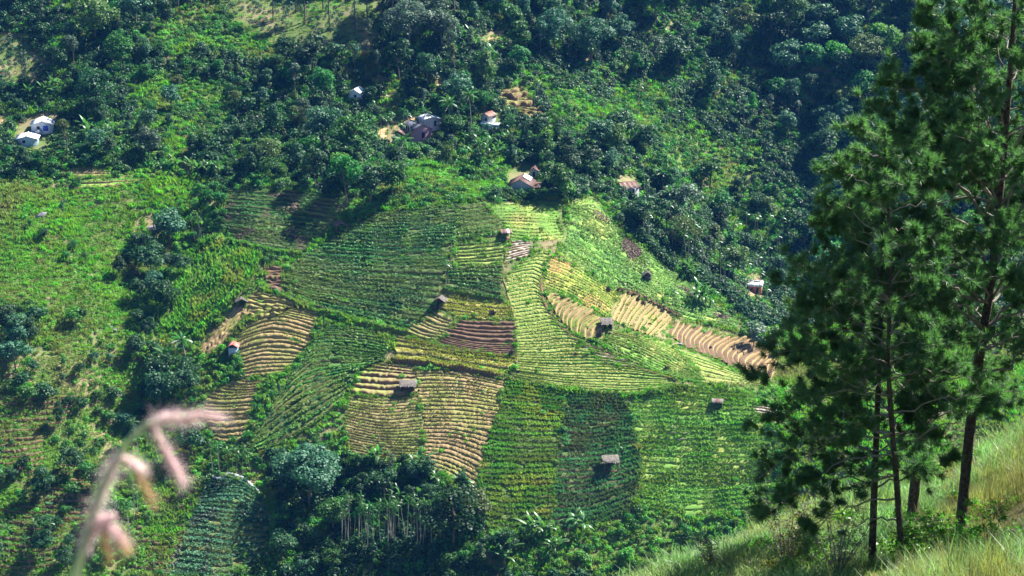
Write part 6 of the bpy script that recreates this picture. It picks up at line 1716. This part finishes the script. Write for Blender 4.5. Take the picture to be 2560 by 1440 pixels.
pine("slim curved near pine whose long bare limbs reach far to the left",
     [(2258, 1452, 42), (2250, 1320, 42), (2238, 1150, 42), (2226, 1020, 42), (2219, 900, 42), (2224, 800, 42), (2226, 680, 42), (2222, 560, 42.1), (2216, 430, 42.2), (2212, 320, 42.2)], .085, .022,
     [(.20, 1905, 1290, -.8, .25, .4), (.24, 1960, 1245, .6, .3, .5), (.28, 1905, 1190, -.3, .3, .5), (.25, 2080, 1190, 1.0, .2, .5), (.22, 2150, 1240, -1.0, .15, .6), (.24, 2330, 1190, .3, .2, .5), (.17, 2020, 1315, -.6, .2, .5), (.30, 2120, 1115, -1.4, .2, .6), (.26, 2040, 1200, .8, .3, .3), (.32, 1930, 1170, .5, .35, .3), (.36, 1900, 1075, -.6, .45, .4), (.44, 1890, 955, .4, .45, .5), (.50, 1925, 865, -.8, .4, .5), (.56, 1950, 720, .8, .4, .5), (.62, 1985, 690, -1.0, .35, .6),
      (.68, 2020, 560, .4, .3, .6), (.74, 2060, 520, -.6, .3, .6), (.80, 2100, 430, .3, .25, .7), (.60, 2010, 800, 1.0, .3, .6), (.48, 2010, 960, -1.4, .3, .5), (.40, 2050, 1060, 1.2, .3, .4), (.42, 2360, 1020, .6, .3, .5), (.52, 2380, 880, -.6, .3, .5), (.66, 2340, 640, .2, .3, .6), (.30, 2330, 1120, .5, .2, .4), (.15, 2110, 1330, .6, .2, .3)],
     (44, .24, .98, 2.4, .72), 2, dens=.86)
pine("straight dark near pine left of the slim curved one",
     [(2178, 1460, 44), (2183, 1300, 44), (2190, 1120, 44), (2196, 960, 44), (2200, 820, 44), (2203, 680, 44), (2206, 540, 44)], .105, .03,
     [(.34, 1990, 1110, 1.0, .35, .4), (.42, 2010, 1000, 1.4, .35, .5), (.52, 1985, 900, .8, .35, .5), (.62, 2000, 780, 1.4, .3, .6), (.72, 2060, 640, 1.0, .3, .6), (.40, 2350, 1010, 1.2, .3, .5), (.55, 2340, 860, 1.5, .3, .5), (.8, 2130, 560, .8, .2, .7), (.9, 2120, 480, .5, .2, .7)],
     (36, .26, .98, 2.1, .7), 3, dens=.82)
pine("dark near pine trunk standing farther back between the two trunks",
     [(2277, 1332, 52), (2288, 1200, 52), (2297, 1100, 52), (2305, 980, 52), (2313, 820, 52), (2320, 640, 52), (2326, 450, 52), (2330, 330, 52)], .175, .04,
     [(.38, 2200, 930, .6, .4, .5), (.46, 2420, 900, -.4, .4, .5), (.5, 2230, 780, .4, .4, .5), (.58, 2430, 700, .2, .4, .6), (.66, 2250, 580, .2, .3, .6), (.34, 2400, 1040, .6, .3, .5), (.76, 2260, 440, .2, .3, .6), (.8, 2410, 430, .2, .3, .6)],
     (52, .34, .98, 3.2, .7), 4, dens=.9)

pine("near pine past the right picture edge, only its branches reaching in",
     [(2700, 1330, 49), (2700, 1100, 49), (2690, 850, 49), (2680, 600, 49), (2680, 350, 49), (2690, 100, 49), (2690, -200, 49)], .15, .04,
     [(.5, 2480, 520, 0, .4, .6), (.42, 2470, 700, .5, .4, .6), (.36, 2450, 840, -.5, .4, .6), (.6, 2500, 300, 0, .4, .6), (.7, 2480, 120, .4, .3, .6), (.8, 2520, -20, 0, .3, .6)],
     (34, .3, .98, 3.4, .65), 5, dens=.9)
pine("near pine wholly right of the picture, shading the bank's right end",
     [(2860, 1250, 46), (2860, 1000, 46), (2860, 700, 46), (2865, 400, 46), (2870, 60, 46)], .15, .04, [], (40, .3, .98, 3.2, .65), 6, dens=.8)

# ------------------------------------------------------------------ grass of the near bank
def near_tuft(seed, n, h, spread, wd, lean, mat, stalks=0):
    V, F = tuft(seed, n, h, spread, wd, lean)
    SRC[f"near{seed}"] = bpy.data.objects.new(f"near{seed}", mesh_np("near", V, F, [M[mat]]))
for i in range(3):
    near_tuft(200 + i, 95, .4, .26, .02, 1.3, 'near_grass')
    near_tuft(210 + i, 80, .62, .22, .018, 1.0, 'near_grass')
    near_tuft(220 + i, 40, .85, .14, .014, .6, 'grass_dry')
    near_tuft(230 + i, 70, .34, .26, .026, 1.2, 'near_grass')
gx = np.arange(-6, 36, .36); gy = np.arange(24, 78, .40)
X, Y = np.meshgrid(gx, gy); X = (X + rng.uniform(-.2, .2, X.shape)).ravel(); Y = (Y + rng.uniform(-.2, .2, Y.shape)).ravel()
P = np.c_[X, Y, NEAR.at(X, Y)]
a, b = to_px(P)
m = (a > 1350) & (a < 3250) & (b < 1750)
P = P[m]
nz = vnoise(P[:, 0], P[:, 1], 2.6, 71) + rng.normal(0, .35, len(P)); side = np.clip((P[:, 0] - .22 * P[:, 1]) / 3 - .2, -.6, .6)
kind = np.where(nz + side > .85, 2, np.where(nz + side > .1, 1, np.where(nz > -.55, 0, 3)))
for i in range(3):
    SRC[f"near{240 + i}"] = bpy.data.objects.new("near", mesh_np("near", *dome(250 + i, .9, .55, 170, .10), [M['near_leaf' if i < 2 else 'near_yellow']]))
kind = np.where((vnoise(P[:, 0], P[:, 1], 1.6, 75) > .5) & (rng.uniform(0, 1, len(P)) < .35), 4, kind)
for bx, bY in ((2380, 42.6), (2300, 41.6)):
    q = atY(bx, 1440, bY)
    kind[(np.abs(P[:, 0] - q[0]) < 1.5) & (P[:, 1] > bY - 5) & (P[:, 1] < bY + 1.2)] = 3
NN = [f"near{200 + 10 * k + i}" for k in range(5) for i in range(3)]
scatter_stuff("bank_grass", "tall green and straw coloured grass on the near bank", P, np.c_[rng.normal(.1, .15, (len(P), 2)), rng.uniform(0, 6.28, len(P))], rng.uniform(.5, 1.0, len(P)) * (1 + .4 * vnoise(P[:, 0], P[:, 1], 1.4, 78)), kind * 3 + rng.integers(0, 3, len(P)), NN)

def near_bush(label, px, py, Y, W_, H_, n, leaf, mat, seed, stems=9, open_=.0, name='leafy_bush', up=.0):
    r = np.random.default_rng(seed)
    base = near_hit(px, py) if Y is None else atY(px, py, Y)
    base[2] = NEAR.at(base[0], base[1])
    o = thing(name, label, "bush", base, 0)
    mb = MB(); tips = []
    for i in range(stems):
        az = r.uniform(0, 6.28); tp = np.array([math.cos(az) * W_ * .5 * r.uniform(.2, 1), math.sin(az) * W_ * .4 * r.uniform(.2, 1), H_ * r.uniform(.6, 1.0)])
        S_ = bent((r.normal(0, .05), r.normal(0, .05), -.1), tp, 7, r, .04)
        mb.tube(S_, np.linspace(.022, .006, 7), 5)
        for k in range(2, 7):
            for _ in range(3):
                e = S_[k] + r.normal(0, .22, 3) * np.array([W_ / 2, W_ / 2.4, H_ / 2.4]) + [0, 0, .06]
                mb.tube([S_[k], (S_[k] + e) / 2 + r.normal(0, .02, 3), e], [.009, .007, .004], 4, cap=False); tips.append((S_[k], e))
    link('stem', mb.mesh('stem', [M['twig']], True), o)
    q = r.integers(0, len(tips), n); s = r.uniform(.25, 1.1, (n, 1))
    A = np.array([t[0] for t in tips])[q]; B_ = np.array([t[1] for t in tips])[q]
    Pl = A * (1 - s) + B_ * s + r.normal(0, .05 + open_, (n, 3))
    V, F = kites(Pl, r.normal(0, .6, (n, 3)) + [0, 0, .8], np.full(n, leaf), r, .3, .55)
    link('foliage', mesh_np('foliage', V, F, [M[mat]]), o)
near_bush("glossy bright green leafy bush at the foot of the largest near pine", 2380, 1480, 42.6, 3.2, 1.5, 7500, .085, 'near_leaf', 1, 16)
near_bush("lower glossy leafy bush left of the larger one at the largest pine's foot", 2300, 1520, 41.6, 2.2, 1.0, 3500, .085, 'near_leaf', 2, 12)
near_bush("twiggy shrub with sparse yellowing leaves on the grassy bank's crest", 1960, 1425, 46, 3.2, 2.3, 1300, .075, 'near_yellow', 3, 13, name='twiggy_shrub')
near_bush("bare branched shrub with few leaves in front of the straight pine", 2090, 1500, 43.5, 2.4, 2.6, 500, .07, 'near_yellow', 4, 9, name='twiggy_shrub')
near_bush("green sapling thicket right of the twiggy yellow shrub", 2040, 1440, 45, 2.0, 1.3, 1100, .08, 'near_leaf', 5, 8, name='twiggy_shrub')
near_bush("small grey twiggy shrub low on the left end of the grassy bank", 1790, 1440, 47.5, 1.6, .9, 420, .06, 'near_yellow', 6, 7, name='twiggy_shrub')
for x, y, s, lab in [(2035, 1272, .17, "pale stone on the grassy bank behind the slim pine"), (1692, 1418, .2, "pale stone near the left end of the grassy bank"), (1870, 1345, .14, "small stone on the bank's crest")]:
    n, mm = 6, 9; r = np.random.default_rng(x)
    th = np.linspace(.05, math.pi - .05, n)[:, None]; ph = np.linspace(0, 2 * math.pi, mm, endpoint=False)[None]
    R = s * (1 + r.uniform(-.25, .25, (n, mm)))
    V = np.stack([R * np.sin(th) * np.cos(ph) * 1.4, R * np.sin(th) * np.sin(ph), R * np.cos(th) * .8], -1).reshape(-1, 3)
    a = np.arange(n - 1)[:, None] * mm + np.arange(mm)[None]; b = np.arange(n - 1)[:, None] * mm + (np.arange(mm)[None] + 1) % mm
    link('stone', mesh_np('stone', V, np.stack([a, a + mm, b + mm, b], -1).reshape(-1, 4), [M['rock']]), loc=tuple(near_hit(x, y) + [0, 0, .3]), label=lab, category="stone", group="stones on the grassy bank")

# ------------------------------------------------------------------ the grass stem close to the lens
Y0 = 1.62
def gp(x, y, dy=0.0):
    return atY(x, y, Y0 + dy)
foot = gp(150, 1560); foot = np.array([foot[0] - .05, foot[1] + .1, NEAR.at(foot[0] - .05, foot[1] + .1)])
o = thing('grass_stem', "tall pinkish flowering grass stem arching close to the lens", "grass stem", foot)
K = np.array([foot - [0, 0, .05], foot * .6 + gp(150, 1560) * .4, gp(175, 1480), gp(200, 1400), gp(228, 1310), gp(256, 1220), gp(290, 1150), (gp(330, 1090)), gp(372, 1056), gp(425, 1044), gp(480, 1042), gp(535, 1044)])
t = np.linspace(0, 1, len(K)); tt = np.linspace(0, 1, 48)
ST = np.stack([np.interp(tt, t, K[:, i]) for i in range(3)], 1)
for _ in range(3): ST[1:-1] = (ST[:-2] + 2 * ST[1:-1] + ST[2:]) / 4
mb = MB(); mb.tube(ST - foot, np.interp(tt, [0, .3, .8, 1], [.0055, .0044, .0026, .0012]), 7)
link('stalk', mb.mesh('stalk', [M['stalk']], True), o)
rg = np.random.default_rng(9)
def spike(pts, wd, n, mat, nm='spikelet'):
    """a drooping spikelet: small husks and fine bristles round a short axis"""
    wd *= .42; n = int(n * .7)
    A = np.array([gp(*p) for p in pts]); s = rg.uniform(0, 1, n); q = s * (len(A) - 1); i = np.minimum(q.astype(int), len(A) - 2); f = (q - i)[:, None]
    Pp = A[i] * (1 - f) + A[i + 1] * f; ax = A[i + 1] - A[i]; ax /= np.linalg.norm(ax, axis=1)[:, None]
    prof = (np.sin(np.pi * np.clip(s * .9 + .07, 0, 1)) ** .7 * (.75 + .35 * np.sin(s * 21)))[:, None] * wd
    off = rg.normal(0, .42, (n, 3)) * prof
    V, F = kites(Pp + off - foot, off / (prof + 1e-6) + .2, np.full(n, .007), rg, 0, .4)
    mbx = MB(); mbx.add(V, F); mbx.tube(A - foot, .0008, 5)
    d = ax * .7 + rg.normal(0, .55, (n, 3)); d /= np.linalg.norm(d, axis=1)[:, None]
    L = rg.uniform(.010, .024, (n, 1)); sd = np.cross(d, rg.normal(0, 1, (n, 3))); sd /= np.linalg.norm(sd, axis=1)[:, None]
    B = Pp + off - foot
    mbx.add(np.stack([B - sd * .00035, B + sd * .00035, B + d * L], 1).reshape(-1, 3), np.arange(n * 3).reshape(n, 3))
    link(nm, mbx.mesh(nm, [M[mat]]), o)
spike([(368, 1066), (405, 1046), (440, 1046), (470, 1052)], .0095, 420, 'spike')
spike([(450, 1046), (500, 1038), (548, 1044)], .007, 240, 'spike')
spike([(385, 1070), (410, 1120), (435, 1165), (456, 1202)], .0075, 340, 'spike')
spike([(300, 1140), (285, 1160), (268, 1200), (250, 1245)], .009, 380, 'spike')
spike([(310, 1145), (340, 1160), (350, 1168)], .007, 160, 'spike')
spike([(340, 1180), (360, 1215), (380, 1255)], .005, 160, 'spike_dry')
spike([(250, 1240), (240, 1275), (228, 1310)], .006, 200, 'spike')
spike([(285, 1290), (255, 1300), (225, 1330), (215, 1370)], .011, 460, 'spike')
spike([(262, 1305), (285, 1325), (305, 1350)], .007, 200, 'spike')
spike([(285, 1330), (305, 1355), (318, 1380)], .005, 140, 'spike_dry')
spike([(260, 1320), (262, 1360), (275, 1400)], .005, 140, 'spike_dry')

# ------------------------------------------------------------------ the blue air of the valley
HZ = bpy.data.materials.new("haze_air")
nt = nodes_of(HZ)
pv = nt.nodes.new("ShaderNodeVolumePrincipled")
pv.inputs["Color"].default_value = (.08, .34, 1.0, 1)
pv.inputs["Density"].default_value = 0.000036
pv.inputs["Anisotropy"].default_value = 0.1
o_ = nt.nodes.new("ShaderNodeOutputMaterial")
nt.links.new(pv.outputs[0], o_.inputs["Volume"])
zlo = min(FAR.z.min(), NEAR.z.min()) - 1.2
zhi = max(FAR.z.max() + 24, NEAR.z.max() + 8, 12)
mb = MB(); mb.box((-400, -30, zlo), (400, 830, zhi))
link("haze", mb.mesh("haze", [HZ]), kind="stuff", label="thin blue haze filling the valley")
